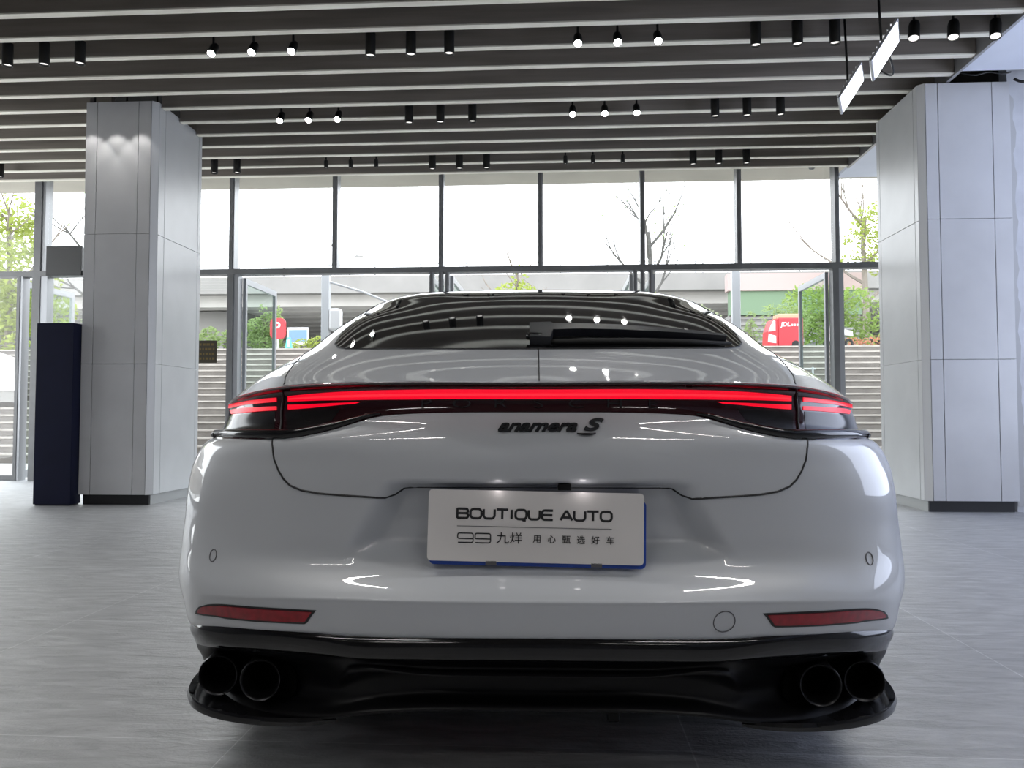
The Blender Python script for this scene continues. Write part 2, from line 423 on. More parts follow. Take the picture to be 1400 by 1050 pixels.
# --- wiper
def on_glass(u, v, off, sg=1):
    t, s = SU.find(abs(u), v, 5.6); p = SU.ev(t, s)*np.array([1 if u >= 0 else -1, 1, 1]); n = SU.ev(t, s, 'N')*np.array([1 if u >= 0 else -1, 1, 1])
    return Vector(p)+Vector(n)*off
wip = empty('wiper'); wip.parent = CAR
bm = MB()
up = [(-10,454.5),(18,453.5),(22,455.5),(60,456),(110,458.2),(160,461.5),(210,466),(255,471.5)]
lo = [(-10,474.5),(18,475.5),(22,464.5),(60,463.5),(110,465),(160,467.5),(210,470.5),(255,474)]
a = [on_glass(u, v, .030) for u, v in up]; b = [on_glass(u, v, .030) for u, v in lo]
a2 = [on_glass(u, v, .008) for u, v in up]; b2 = [on_glass(u, v, .008) for u, v in lo]
n = len(a); vv = a+b+a2+b2; ff = []
for i in range(n-1): ff += [(i, i+1, n+i+1, n+i), (2*n+i, 2*n+i+1, i+1, i), (n+i, n+i+1, 3*n+i+1, 3*n+i), (2*n+i, 3*n+i, 3*n+i+1, 2*n+i+1)]
ff += [(0, n, 3*n, 2*n), (n-1, 3*n-1, 4*n-1, 2*n-1)]
bm.add(vv, ff).build('wiper_arm', M['wiper'], wip, False)
bm = MB(); bm.tube([on_glass(u, v, .012) for u, v in [(12,474),(70,472.8),(140,473),(200,474),(262,475.6)]], [.006, .009, .009, .008, .004], 8)
bm.build('wiper_blade', M['rubber'], wip, True)
bm = MB(); bm.tube([on_glass(u, v, .022) for u, v in [(-13,470),(6,471.5)]], .011, 10); bm.build('wiper_pivot', M['gloss_black'], wip, True)

# --- light strip: dark lens over the width, two bars of red, wine-tinted upper band
strip_bot = fill_path(SL, [(195,567.2),(212,568.8),(230,572.5),(251,579),(275,586.5),(300,593),(325,598),(347,600.5),(385,601),(425,600),(447,598)], 6.6)
s_end = 6.15
strip_half = [(.35, 0.)]+[(.35, s) for s in (1, 2, 3, 4, 5, s_end)]+[(1.5, s_end+.1), (2.6, s_end+.15), (3.3, 6.1)]+strip_bot[::-1]+[(strip_bot[0][0]-.02, 0.)]
strip = patch('light_strip', SL, mirror(strip_half), M['lens'], CAR, off=.003, step=.09, thick=.004)
# black ledge under the lenses, its ends rounding off past the bumper corners
for sg in (1, -1):
    mb = MB()
    led = fill_path(SL, [(452,594.5),(445,595.5),(425,596.5),(395,597),(365,597),(345,596.5),(325,594),(300,589),(275,582.5),(251,575),(232,569),(215,566)], 6.8)
    P = [SL.ev(t, s)*np.array([sg, 1, 1])+SL.ev(t, s, 'N')*np.array([sg, 1, 1])*.006 for t, s in led]
    mb.tube(P, [.006, .012, .0135, .0135, .013, .012, .011, .010, .008, .006, .005, .003], 10)
    mb.build('light_strip_ledge', M['gloss_black'], strip, True)
def band(name, pts_top, pts_bot, m, off, par=None, mx=None, smax=6.3):
    a = fill_path(SL, pts_top, smax); b = fill_path(SL, pts_bot, smax)
    if pts_top[0][0] == 0:
        a[0] = (a[0][0], 0.); b[0] = (b[0][0], 0.); return patch(name, SL, mirror(a+b[::-1]), m, par or strip, off=off, step=.07, thick=.001)
    for f in (False, True): patch(name, SL, a+b[::-1], m, par or strip, off=off, step=.07, mirror_x=f, thick=.001)
band('wine_band', [(0,527),(170,527.2),(255,528.5),(300,531),(348,534.5)], [(0,531),(170,531.2),(255,532.8),(300,536),(348,541)], M['lens_wine'], .0045)
band('red_bar', [(0,531),(100,531.2),(170,531.8),(255,533.8),(300,536.8),(342,541.2)], [(0,545.5),(100,545.4),(170,546),(255,546.6),(300,547.4),(342,549)], M['red_light'], .0052)
band('red_core', [(0,536.8),(100,537),(170,537.6),(255,539),(300,541.3),(340,544.6)], [(0,540.6),(100,540.8),(170,541.4),(255,542.6),(300,544.2),(340,546.6)], M['red_core'], .0066)
band('lower_red_bar', [(243,549.3),(270,550.5),(300,552),(342,553.8)], [(250,551.8),(285,555),(310,557.8),(342,560.2)], M['red_light'], .0052)
band('outer_red_bar', [(358,543.2),(385,545.8),(410,549),(424,551.8)], [(358,549.6),(385,551.9),(410,555),(424,557.2)], M['red_light'], .0052)
band('outer_lower_red_bar', [(358,556),(385,557.4),(410,559.2),(422,560.8)], [(358,561.2),(385,563),(408,565.3),(420,566.4)], M['red_light'], .0052)
band('lens_panel', [(360,563),(395,566),(418,569),(430,572)], [(362,588.5),(395,589),(425,589.5),(438,589)], M['lens_clear'], .0042)
band('inner_lens_panel', [(270,559),(300,561),(325,562.5),(345,563.5)], [(282,575),(305,583),(325,587),(345,588.5)], M['lens_clear'], .0042)
for sg in (1, -1):
    mb = MB(); seam_tube(mb, SL, fill_path(SL, [(350,535),(350,560),(352,588),(357,601)], 6.), .0024, .006, sgn=sg)
    mb.build('lens_divider', M['seam'], strip, True)
# raised dark letters in the lower half of the strip
def surf_frame(S, t, s, off):
    p = Vector(S.ev(t, s)); n = Vector(S.ev(t, s, 'N')); p += n*off
    z = n; x = Vector((0, 0, 1)).cross(z).normalized(); y = z.cross(x)
    return Matrix(((x.x, y.x, z.x, p.x), (x.y, y.y, z.y, p.y), (x.z, y.z, z.z, p.z), (0, 0, 0, 1)))
for ch, px in zip('PORSCHE', (581.5, 630.5, 683, 734, 786.5, 838.5, 890)):
    u = px-734; t, s = SL.find(max(abs(u), 1), 552.5, 5)
    text_obj('strip_letter', ch, .030, M['lettering'], strip, surf_frame(SL, t, s*(1 if u >= 0 else -1), .0042), extrude=.0018, sx=1.95, offset=-.0004)
# --- script badge on the lid
t, s = SL.find(1, 584.5, 5)
bad = text_obj('badge', 'anamera', .041, M['badge'], CAR, surf_frame(SL, t, -.012, .005) @ Matrix.Translation((0, .0012, 0)), extrude=.0025, shear=.45, sx=1.30, offset=.0010, spacing=.95)
text_obj('badge_letter', 'S', .040, M['badge'], bad, surf_frame(SL, t, .415, .005) @ Matrix.Translation((0, .0035, 0)), extrude=.0025, shear=.40, sx=1.75, offset=.0012)
mb = MB(); mb.tube([surf_frame(SL, t, q, .005) @ Vector((0, y, 0)) for q, y in [(.31, -.0165), (.36, -.0185), (.41, -.0185), (.46, -.016)]], [.0012, .0028, .003, .0015], 8)
mb.build('badge_underline', M['badge'], bad, True)

# --- number plate
pl = empty('number_plate', (0, 0, 0)); pl.parent = CAR
def rrect(w, h, r, n=5):
    o = []
    for cx, cz, a0 in ((w/2-r, h/2-r, 0), (-w/2+r, h/2-r, PI/2), (-w/2+r, -h/2+r, PI), (w/2-r, -h/2+r, 1.5*PI)):
        o += [(cx+r*math.cos(a0+PI/2*k/n), cz+r*math.sin(a0+PI/2*k/n)) for k in range(n+1)]
    return o
PMW = Matrix.Translation((-.005, .058, .6345)) @ Matrix.Rotation(math.radians(1.1), 4, 'Y') @ Matrix.Rotation(math.radians(-3), 4, 'X')
def on_plate(o): o.data.transform(PMW); return o
on_plate(MB().prism(rrect(.482, .158, .009), 0., .005).build('plate_face', M['plate_white'], pl, False))
on_plate(MB().prism([(x+.005, z-.013) for x, z in rrect(.484, .150, .011)], .008, .012).build('blue_plate', M['plate_blue'], pl))
for x in (-.098, .137): on_plate(MB().box((x-.012, -.0, -.086), (x+.012, .010, -.077)).build('plate_clip', M['ink_grey'], pl))
TW = PMW @ Matrix(((1, 0, 0, 0), (0, 0, 1, -.0006), (0, 1, 0, 0), (0, 0, 0, 1)))
TW = PMW @ Matrix.Translation((0, -.0008, 0)) @ Matrix.Rotation(PI/2, 4, 'X')
def ptxt(nm, body, x, y, size, sx, m=None, **k): return text_obj(nm, body, size, m or M['ink'], pl, TW @ Matrix.Translation((x, y, 0)), sx=sx, **k)
def strokes(nm, body, x, y, w, h, gap, r, m):
    """wide square-shouldered capitals drawn as round-cornered strokes; x is the left end, y the base line"""
    q = .30
    def rr_(x0, y0, x1, y1, k=.24):
        o = []
        for cx, cy, a0 in ((x1-k, y1-k, 0), (x0+k, y1-k, 90), (x0+k, y0+k, 180), (x1-k, y0+k, 270)):
            o += [(cx+k*math.cos(math.radians(a0+18*i)), cy+k*math.sin(math.radians(a0+18*i))) for i in range(6)]
        return o+[o[0]]
    W = w/h
    def arc(cx, cy, k, a0, a1): return [(cx+k*math.cos(math.radians(a0+(a1-a0)*i/5)), cy+k*math.sin(math.radians(a0+(a1-a0)*i/5))) for i in range(6)]
    G = {'O': [rr_(0, 0, W, 1, .36)], 'Q': [rr_(0, 0, W, 1, .36), [(W*.62, .12), (W*.70, -.12), (W*.95, -.12)]],
         'U': [[(0, 1), (0, .36)]+arc(.36, .36, .36, 180, 270)+arc(W-.36, .36, .36, 270, 360)+[(W, 1)]],
         'T': [[(-.02, 1), (W+.02, 1)], [(W/2, 1), (W/2, 0)]], 'I': [[(W*.5, 0), (W*.5, 1)]],
         'E': [[(W, 1), (.3, 1)]+arc(.3, .7, .3, 90, 180)+arc(.3, .3, .3, 180, 270)+[(W, 0)], [(0, .5), (W*.95, .5)]],
         'A': [[(-.04, 0), (W*.47, 1), (W*.53, 1), (W+.04, 0)], [(W*.2, .30), (W*.8, .30)]],
         'B': [[(0, -.04), (0, 1.04)], [(0, 1), (W-.27, 1)]+arc(W-.27, .76, .24, 90, -90), [(0, .52), (W-.26, .52)]+arc(W-.26, .26, .26, 90, -90)+[(0, 0)]],
         '9': [[(W, .42), (.16, .42)]+arc(.16, .58, .16, 270, 180)+arc(.2, .8, .2, 180, 90)+arc(W-.2, .8, .2, 90, 0)+arc(W-.2, .2, .2, 0, -90)+[(.04, 0)]]}
    mb = MB(); cx = x
    for ch in body:
        if ch == ' ': cx += gap*2.6; continue
        ww = w*.30 if ch == 'I' else w
        for line in G[ch]:
            P = [Vector((cx+(a_*h if ch != 'I' else ww*.5), y+b_*h, 0)) for a_, b_ in line]
            k = len(mb.v); mb.tube(P, r, 8)
            for i in range(k, len(mb.v)): mb.v[i] = (mb.v[i][0], mb.v[i][1], mb.v[i][2]*.25)
        cx += ww+gap
    o = mb.build(nm, m, pl); o.data.transform(TW); return cx
strokes('plate_lettering', 'BOUTIQUE AUTO', -.1755, .0165, .0245, .0205, .0050, .0026, M['ink'])
strokes('plate_emblem', '99', -.1735, -.0375, .0345, .0205, .0045, .0013, M['ink'])
ptxt('plate_name', '九烊', -.058, -.0275, .0265, 1.12, offset=.0)
for k, ch in enumerate('用心甄选好车'): ptxt('plate_motto', ch, .004+k*.0325, -.0275, .0195, 1.0, offset=.0)
o = MB().box((-.1755, -.0012, -.0018), (.170, -.0002, -.0008)).build('plate_rule', M['ink_grey'], pl); on_plate(o)
for x, e in ((-.09, .008), (.10, .014)): lamp('plate_lamp', 'POINT', (-.048+x, 1.750+.045, .717), e, (1, .93, .93), .008)
# camera and lamps over the plate
MB().box((.045, .052, .716), (.075, .075, .730), bev=.002).build('reversing_camera', M['satin_black'], CAR)
# --- bumper details
def ring(name, S, u, v, a, b, sg, m, r):
    t, s = S.find(u, v, 6.5); fr = surf_frame(S, t, s*sg, .001); mb = MB()
    pts = [fr @ Vector((a*math.cos(q), b*math.sin(q), 0)) for q in np.linspace(0, 2*PI, 33)]
    mb.tube(pts, r, 6, caps=False); return mb.build(name, m, CAR, True)
for sg in (1, -1): ring('parking_sensor', SL, 448, 761.5, .0125, .0145, sg, M['ink_grey'], .0013)
ring('tow_hook_cover', SL, 253, 848, .0247, .0247, 1, M['ink_grey'], .0010)
for mx in (True, False):
    rf = fill_path(SL, [(305,836.5),(311,843.5),(317,853),(321,855.3),(340,854.8),(385,852.8),(430,848.8),(462,844.5),(473,842),(472,837.5),(468,832.5),(457,829.3),(430,829),(380,832.5)], 6.8)
    b = patch('reflector', SL, rf, M['seam'], CAR, off=.0015, step=.07, mirror_x=mx, thick=.001)
    rf = fill_path(SL, [(311,838.5),(316,845.5),(321,852),(340,851.8),(385,849.8),(430,846),(460,842),(469,840.3),(468,836.5),(464,832.8),(455,831.2),(430,831.2),(380,835)], 6.8)
    patch('reflector_lens', SL, rf, M['reflector'], b, off=.0035, step=.06, mirror_x=mx, thick=.001)

# --- black lower trim, exhaust pods, winglets
DIF = [
 [(0,.038,.400),(.25,.049,.397),(.42,.069,.392),(.50,.083,.392),(.62,.119,.391),(.76,.194,.378),(.876,.300,.356),(.930,.44,.338)],
 [(0,.028,.388),(.25,.038,.385),(.42,.059,.380),(.50,.073,.384),(.62,.112,.381),(.76,.187,.367),(.878,.294,.343),(.930,.44,.325)],
 [(0,.030,.352),(.25,.040,.349),(.42,.062,.345),(.50,.080,.350),(.62,.120,.347),(.757,.186,.334),(.870,.302,.312),(.922,.45,.30)],
 [(0,.060,.336),(.25,.068,.334),(.42,.085,.332),(.50,.110,.325),(.615,.160,.312),(.755,.235,.308),(.874,.325,.285),(.912,.46,.27)],
 [(0,.072,.318),(.25,.078,.317),(.42,.090,.318),(.485,.130,.300),(.605,.210,.285),(.745,.28,.280),(.867,.345,.255),(.905,.47,.24)],
 [(0,.048,.309),(.25,.056,.308),(.42,.080,.312),(.475,.150,.265),(.600,.225,.245),(.740,.30,.235),(.861,.355,.22),(.90,.48,.21)],
 [(0,.130,.296),(.25,.135,.295),(.41,.140,.270),(.470,.165,.235),(.600,.215,.205),(.740,.28,.195),(.862,.36,.19),(.90,.48,.19)],
 [(0,.140,.240),(.25,.142,.238),(.40,.145,.225),(.475,.150,.205),(.610,.19,.192),(.740,.255,.188),(.840,.35,.185),(.886,.48,.185)],
 [(0,.105,.222),(.25,.108,.220),(.40,.118,.208),(.485,.135,.192),(.620,.18,.182),(.750,.25,.178),(.845,.35,.178),(.886,.48,.18)],
 [(0,.30,.200),(.25,.30,.20),(.40,.30,.19),(.485,.32,.18),(.62,.36,.175),(.75,.40,.175),(.84,.46,.175),(.88,.55,.18)],
]
SD = Skin(np.array(DIF, float), lambda i: .012, lambda j: .015)
V, NV, FC = [], [], []
if SD.ev(1.5, .5, 'N')[1] > 0: SD.orient(True)
put_skin(SD)
dif = add_mesh('diffuser', V, FC, M['satin_black'], CAR, True, NV)
patch('diffuser_band', SD, mirror([(.3, 0.), (.3, 2.), (.3, 4.), (.3, 6.9), (2.3, 6.9), (2.3, 5.), (2.4, 3.), (2.4, 0.)]), M['gloss_black'], dif, off=.002, step=.12)
MB().box((.175, .30, .115), (.205, .42, .22), bev=.006).build('tow_eye_bracket', M['satin_black'], dif)
for sg in (1, -1):
    pod = []
    for k in range(28):                                   # dark rounded opening behind each pair of pipes
        q = 2*PI*k/28; c, s_ = math.cos(q), math.sin(q)
        pod.append((sg*(.715+.135*abs(c)**.6*(1 if c > 0 else -1)), .243+.052*abs(s_)**.6*(1 if s_ > 0 else -1)))
    mb = MB(); mb.prism(pod, .30, .42)
    for i, p in enumerate(mb.v): mb.v[i] = (p[0], p[1]+(abs(p[0])-.715)*.55-.03, p[2])
    mb.build('exhaust_surround', M['inner_black'], dif)
    for u, v in ((435.5, 922.), (377.5, 928.)):
        y = .235 if u > 400 else .165
        x = u*(1.75+y)/1100; z = .88-(v-570)*(1.75+y)/1100
        mb = MB(); ax = Vector((sg*.12, 1, .03)).normalized()
        mb.lathe([(.043, .22), (.046, .03), (.0485, .004), (.0465, -.002), (.043, .0), (.040, .008), (.038, .05), (.037, .20)], 40, (sg*x, y, z), ax)
        for i, p in enumerate(mb.v): mb.v[i] = (p[0], p[1], z+(p[2]-z)*1.04)
        tp = mb.build('exhaust_tip', M['tip_metal'], CAR, True, math.radians(50))
        MB().lathe([(.038, .10), (.0001, .10)], 32, (sg*x, y, z), ax).build('pipe_bore', M['inner_black'], tp)
    # winglet under the pod: a curved blade that turns up at its outer end
    prof = np.array([(.470,.150,.166,.012),(.515,.125,.165,.018),(.60,.120,.164,.019),(.68,.130,.165,.020),(.745,.150,.166,.021),(.80,.178,.168,.022),(.846,.215,.171,.022),(.878,.262,.175,.022),(.895,.32,.180,.021),(.903,.38,.185,.019),(.902,.43,.190,.015),(.896,.47,.194,.010)])
    prof = np.stack([np.interp(np.linspace(0, 11, 56), np.arange(12), prof[:, c]) for c in range(4)], 1)
    for _ in range(14): prof[1:-1] = prof[1:-1]*.5+(prof[:-2]+prof[2:])*.25
    mb = MB(); A = []
    for x, y, z, h in prof:
        nx, ny = (x-.62)/.30, (y-.5)/.38; L = math.hypot(nx, ny); nx, ny = nx/L, ny/L
        A.append([(sg*(x-nx*.004), y-ny*.004, z+h), (sg*x, y, z+h*.55), (sg*(x-nx*.003), y-ny*.003, z), (sg*(x-nx*.16), y-ny*.16, z+.004), (sg*(x-nx*.15), y-ny*.15, z+.012), (sg*(x-nx*.018), y-ny*.018, z+.009)])
    vv = [p for r_ in A for p in r_]; k = 6; ff = []
    for i in range(len(A)-1):
        for j in range(k): ff.append((i*k+j, i*k+(j+1) % k, (i+1)*k+(j+1) % k, (i+1)*k+j))
    ff += [tuple(range(k)), tuple((len(A)-1)*k+j for j in range(k))]
    mb.add(vv, ff).build('winglet', M['gloss_black'], CAR, True, math.radians(40))
# --- floor pan and wheels
MB().box((-.86, .52, .17), (.86, 4.5, .30)).build('floor_pan', M['inner_black'], CAR)
for y, z in AX:
    for sg in (1, -1):
        w = MB(); c = (sg*.80, y, z); 
        w.lathe([(.24, -.13), (.31, -.145), (.345, -.13), (.352, -.10), (.352, .10), (.345, .13), (.31, .145), (.24, .13)], 48, c, (sg, 0, 0))
        wo = w.build('wheel', M['rubber'], CAR, True, math.radians(35))
        r_ = MB(); r_.lathe([(.245, -.12), (.235, .0), (.25, .125), (.238, .135), (.225, .10), (.20, .085)], 40, c, (sg, 0, 0))
        for k in range(10):
            q = 2*PI*k/10; d = Vector((0, math.cos(q), math.sin(q))); b = Vector(c)+Vector((sg*.10, 0, 0))
            r_.tube([b+d*.05, b+d*.235], [.022, .014], 6)
        r_.lathe([(.0, .115), (.06, .112), (.07, .08)], 20, c, (sg, 0, 0))
        r_.build('rim', M['rim'], wo, True, math.radians(35))
        MB().lathe([(.36, -.22), (.37, .12)], 32, (sg*.74, y, z), (sg, 0, 0)).build('wheel_arch', M['inner_black'], CAR)

# ================================================================== THE SHOWROOM
def floor_mat():
    m = bpy.data.materials.new('slate_tile'); m.use_nodes = True; n, l = nt(m); b = n['Principled BSDF']
    tc = n.new('ShaderNodeTexCoord')
    mp = n.new('ShaderNodeMapping'); mp.inputs['Location'].default_value = (-1.565+12.2, -2.18+12.2, 0)
    l.new(tc.outputs['Object'], mp.inputs['Vector'])
    br = n.new('ShaderNodeTexBrick'); br.offset = 0; br.squash = 1
    br.inputs['Scale'].default_value = 1; br.inputs['Brick Width'].default_value = 1.22; br.inputs['Row Height'].default_value = 1.22
    br.inputs['Mortar Size'].default_value = .0022; br.inputs['Mortar Smooth'].default_value = .2; br.inputs['Bias'].default_value = 0
    br.inputs['Color1'].default_value = (.40, .40, .405, 1); br.inputs['Color2'].default_value = (.45, .45, .455, 1); br.inputs['Mortar'].default_value = (.70, .70, .70, 1)
    l.new(mp.outputs['Vector'], br.inputs['Vector'])
    m2 = n.new('ShaderNodeMapping'); m2.inputs['Scale'].default_value = (2.2, 9., 1); m2.inputs['Rotation'].default_value = (0, 0, .22)
    l.new(tc.outputs['Object'], m2.inputs['Vector'])
    w = n.new('ShaderNodeTexNoise'); w.inputs['Scale'].default_value = 2.2; w.inputs['Detail'].default_value = 7; w.inputs['Roughness'].default_value = .62
    w.inputs['Distortion'].default_value = .6
    l.new(m2.outputs['Vector'], w.inputs['Vector'])
    f = n.new('ShaderNodeTexNoise'); f.inputs['Scale'].default_value = 95; f.inputs['Detail'].default_value = 3
    l.new(tc.outputs['Object'], f.inputs['Vector'])
    mx = n.new('ShaderNodeMath'); mx.operation = 'MULTIPLY_ADD'; mx.inputs[1].default_value = .16
    l.new(f.outputs['Fac'], mx.inputs[0]); l.new(w.outputs['Fac'], mx.inputs[2])
    bp = n.new('ShaderNodeBump'); bp.inputs['Strength'].default_value = .75; bp.inputs['Distance'].default_value = .016
    l.new(mx.outputs[0], bp.inputs['Height'])
    l.new(bp.outputs['Normal'], b.inputs['Normal'])
    mr = n.new('ShaderNodeMapRange'); mr.inputs['To Min'].default_value = .36; mr.inputs['To Max'].default_value = .52
    l.new(w.outputs['Fac'], mr.inputs['Value']); l.new(mr.outputs[0], b.inputs['Roughness'])
    gr = n.new('ShaderNodeMapRange'); gr.inputs['From Min'].default_value = .35; gr.inputs['From Max'].default_value = .7; gr.inputs['To Min'].default_value = .62; gr.inputs['To Max'].default_value = 1.12
    l.new(w.outputs['Fac'], gr.inputs['Value'])
    mm = n.new('ShaderNodeMix'); mm.data_type = 'RGBA'; mm.blend_type = 'MULTIPLY'; mm.inputs['Factor'].default_value = 1.
    l.new(br.outputs['Color'], mm.inputs['A']); l.new(gr.outputs[0], mm.inputs['B'])
    l.new(mm.outputs['Result'], b.inputs['Base Color']); b.inputs['IOR'].default_value = 2.6
    return m
M['floor'] = floor_mat()
M['slat_face'] = noisy(mat('slat_face', (.25, .22, .19), .55), 5, .2, stretch=(.2, 3, 3))
M['slat_edge'] = noisy(mat('slat_edge', (.92, .85, .74), .5), 3, .16, stretch=(.5, 4, 1))
M['void'] = mat('void', (.018, .017, .016), .9)
M['white_board'] = noisy(mat('white_board', (.78, .82, .93), .6), 2, .04)
M['wall_white'] = noisy(mat('wall_white', (.62, .63, .66), .7), 6, .08, bump=.05)
M['back_wall'] = noisy(mat('back_wall', (.30, .30, .31), .7), 3, .06)
M['panel'] = noisy(mat('panel', (.60, .60, .61), .30, spec=.9), 2.5, .05)
M['panel_edge'] = mat('panel_edge', (.78, .78, .78), .35)
M['core'] = mat('core', (.05, .05, .05), .8)
M['plinth'] = mat('plinth', (.02, .02, .022), .4)
M['plinth_light'] = mat('plinth_light', (.42, .42, .42), .35)
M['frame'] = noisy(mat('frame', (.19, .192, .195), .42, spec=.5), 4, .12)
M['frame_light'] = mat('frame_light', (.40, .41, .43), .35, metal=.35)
M['navy'] = noisy(mat('navy', (.006, .008, .030), .55, spec=.2), 3, .15)
M['dark_panel'] = mat('dark_panel', (.035, .035, .035), .5)
M['fixture'] = mat('fixture', (.006, .006, .006), .4)
M['lamp_dim'] = mat('lamp_dim', (.5, .5, .5), .3, emit=(1, .97, .92), es=1.1)
M['lamp_lit'] = mat('lamp_lit', (1, 1, 1), .3, emit=(1, .98, .95), es=55.)
M['flood_lit'] = mat('flood_lit', (1, 1, 1), .3, emit=(.96, .98, 1), es=7.)
M['alu'] = mat('alu', (.45, .45, .46), .35, metal=.7)
def pane_mat(name, tint, gloss):
    m = bpy.data.materials.new(name); m.use_nodes = True; n, l = nt(m); n.remove(n['Principled BSDF'])
    t = n.new('ShaderNodeBsdfTransparent'); t.inputs['Color'].default_value = (*tint, 1)
    g = n.new('ShaderNodeBsdfGlossy'); g.inputs['Roughness'].default_value = .01
    mx = n.new('ShaderNodeMixShader'); mx.inputs[0].default_value = gloss; l.new(t.outputs[0], mx.inputs[1]); l.new(g.outputs[0], mx.inputs[2])
    l.new(mx.outputs[0], n['Material Output'].inputs['Surface']); return m
M['pane'] = pane_mat('pane', (.98, .985, .98), .03)
M['door_pane'] = pane_mat('door_pane', (.90, .96, .94), .06)

def struct(o, label=None): o['kind'] = 'structure'; return o
YW = 10.8
struct(MB().box((-9.9, -8.2, -.1), (9, YW+.12, 0)).build('floor', M['floor']))
struct(MB().box((-9.9, -8.2, 4.50), (9, YW+.15, 4.7)).build('ceiling', M['void']))
struct(MB().box((-9.9, -8.2, 0), (9, -8, 4.7)).build('wall_back', M['back_wall']))
struct(MB().box((-9.9, -8.2, 0), (-9.7, 5.2, 4.7)).build('wall_left', M['back_wall']))
struct(MB().box((-9.9, 5.2, 0), (-9.7, YW, .15)).build('wall_left_sill', M['back_wall']))
for q in range(3):
    wn = empty('window_%d' % (60+q), (-9.75, 5.2+q*1.86, .15), kind='structure')
    MB().box((-.05, 0, 0), (.05, .08, 4.35)).build('window_frame', M['frame'], wn)
    MB().box((-.004, .08, 0), (.004, 1.86, 4.35)).build('window_pane', M['pane'], wn)
struct(MB().box((9, -8.2, 0), (9.2, YW, 4.7)).build('wall_side', M['wall_white']))
struct(MB().box((4.235, 7.765, 0), (9, 7.9, 4.45)).build('wall_right', M['wall_white']))
# slatted ceiling: each slat a taupe blade, backlit shade put into its colour, underside paler
slats = empty('ceiling_slats', (0, 0, 4.05), kind='structure')
def slat(y, x0, x1):
    mb = MB(); mb.box((x0, y+.002, .012), (x1, y+.068, .33), 0); mb.box((x0, y, 0), (x1, y+.07, .012), 1)
    return mb.build('ceiling_slat', [M['slat_face'], M['slat_edge']], slats)
k = 0; y = 10.26
while y > -7.9:
    if 7.70 < y < 8.95: slat(y, -9.65, -4.84); slat(y, -4.075, 3.64)
    else: slat(y, -9.65, 3.64)
    y -= .39
struct(MB().box((3.645, -7.9, 4.035), (3.675, 10.33, 4.45)).build('trim_1', M['alu']))
struct(MB().box((3.675, -7.9, 4.05), (8.95, 7.49, 4.09)).build('ceiling_board', M['white_board']))
struct(MB().box((3.675, 7.95, 4.05), (8.95, 10.78, 4.09)).build('ceiling_board_far', M['white_board']))

# --- columns clad in metal panels
def column(x0, x1, y0, y1, h, name_side, label, joints, side_joints, hs=(1.415, 2.735)):
    root = empty('clad_column', ((x0+x1)/2, (y0+y1)/2, 0), label=label, cat='column')
    cx, cy = (x0+x1)/2, (y0+y1)/2; ch = .055
    inner = name_side                                # +1: visible flank is at x1, -1: at x0
    MB().box((x0-cx+.034, y0-cy+.034, .10), (x1-cx-.034, y1-cy-.016, h-.004)).build('column_core', M['core'], root)
    lv = [.10]+list(hs)+[h]
    g = .003
    xa, xb = (x0, x1-ch) if inner > 0 else (x0+ch, x1)
    xs = [xa]+[j for j in joints]+[xb]
    for a, b in zip(xs[:-1], xs[1:]):
        for z0, z1 in zip(lv[:-1], lv[1:]):
            MB().box((a-cx+g, y0-cy, z0+g*.6), (b-cx-g, y0-cy+.036, z1-g*.6), bev=.002).build('cladding_panel', M['panel'], root)
    xf = x1 if inner > 0 else x0
    ys = [y0+ch]+list(side_joints)+[y1]
    for a, b in zip(ys[:-1], ys[1:]):
        for z0, z1 in zip(lv[:-1], lv[1:]):
            MB().box((min(xf, xf-inner*.036)-cx, a-cy+g, z0+g*.6), (max(xf, xf-inner*.036)-cx, b-cy-g, z1-g*.6), bev=.002).build('cladding_panel', M['panel'], root)
    xo = x0 if inner > 0 else x1
    for z0, z1 in zip(lv[:-1], lv[1:]):
        MB().box((min(xo, xo+inner*.036)-cx, y0-cy+.038, z0+g), (max(xo, xo+inner*.036)-cx, y1-cy, z1-g)).build('cladding_panel', M['panel'], root)
    e = [(xf-inner*ch-cx+inner*g, y0-cy), (xf-cx, y0+ch-cy-g), (xf-inner*.02-cx, y0+ch-cy-g), (xf-inner*ch-cx+inner*g, y0+.02-cy)]
    mb = MB(); mb.prism(e, .10, h, ax=(0, 1)); mb.build('corner_strip', M['panel_edge'], root)
    MB().box((x0-cx+.03, y0-cy+.035, 0), (x1-cx-.03, y0-cy+.055, .10)).build('plinth', M['plinth'], root)
    MB().box((x0-cx+.03, y0-cy+.056, 0), (x1-cx-.025, y1-cy, .10)).build('plinth_flank', M['plinth_light'], root)
    return root
column(-4.83, -4.085, 7.84, 8.88, 4.098, 1, 'grey metal-clad column standing behind the navy panel', (-4.71, -4.275), (8.03, 8.80))
column(3.395, 4.225, 7.70, 8.74, 4.03, -1, 'pale bluish metal-clad column against the plastered wall', (3.565, 4.06), (7.84, 8.66))

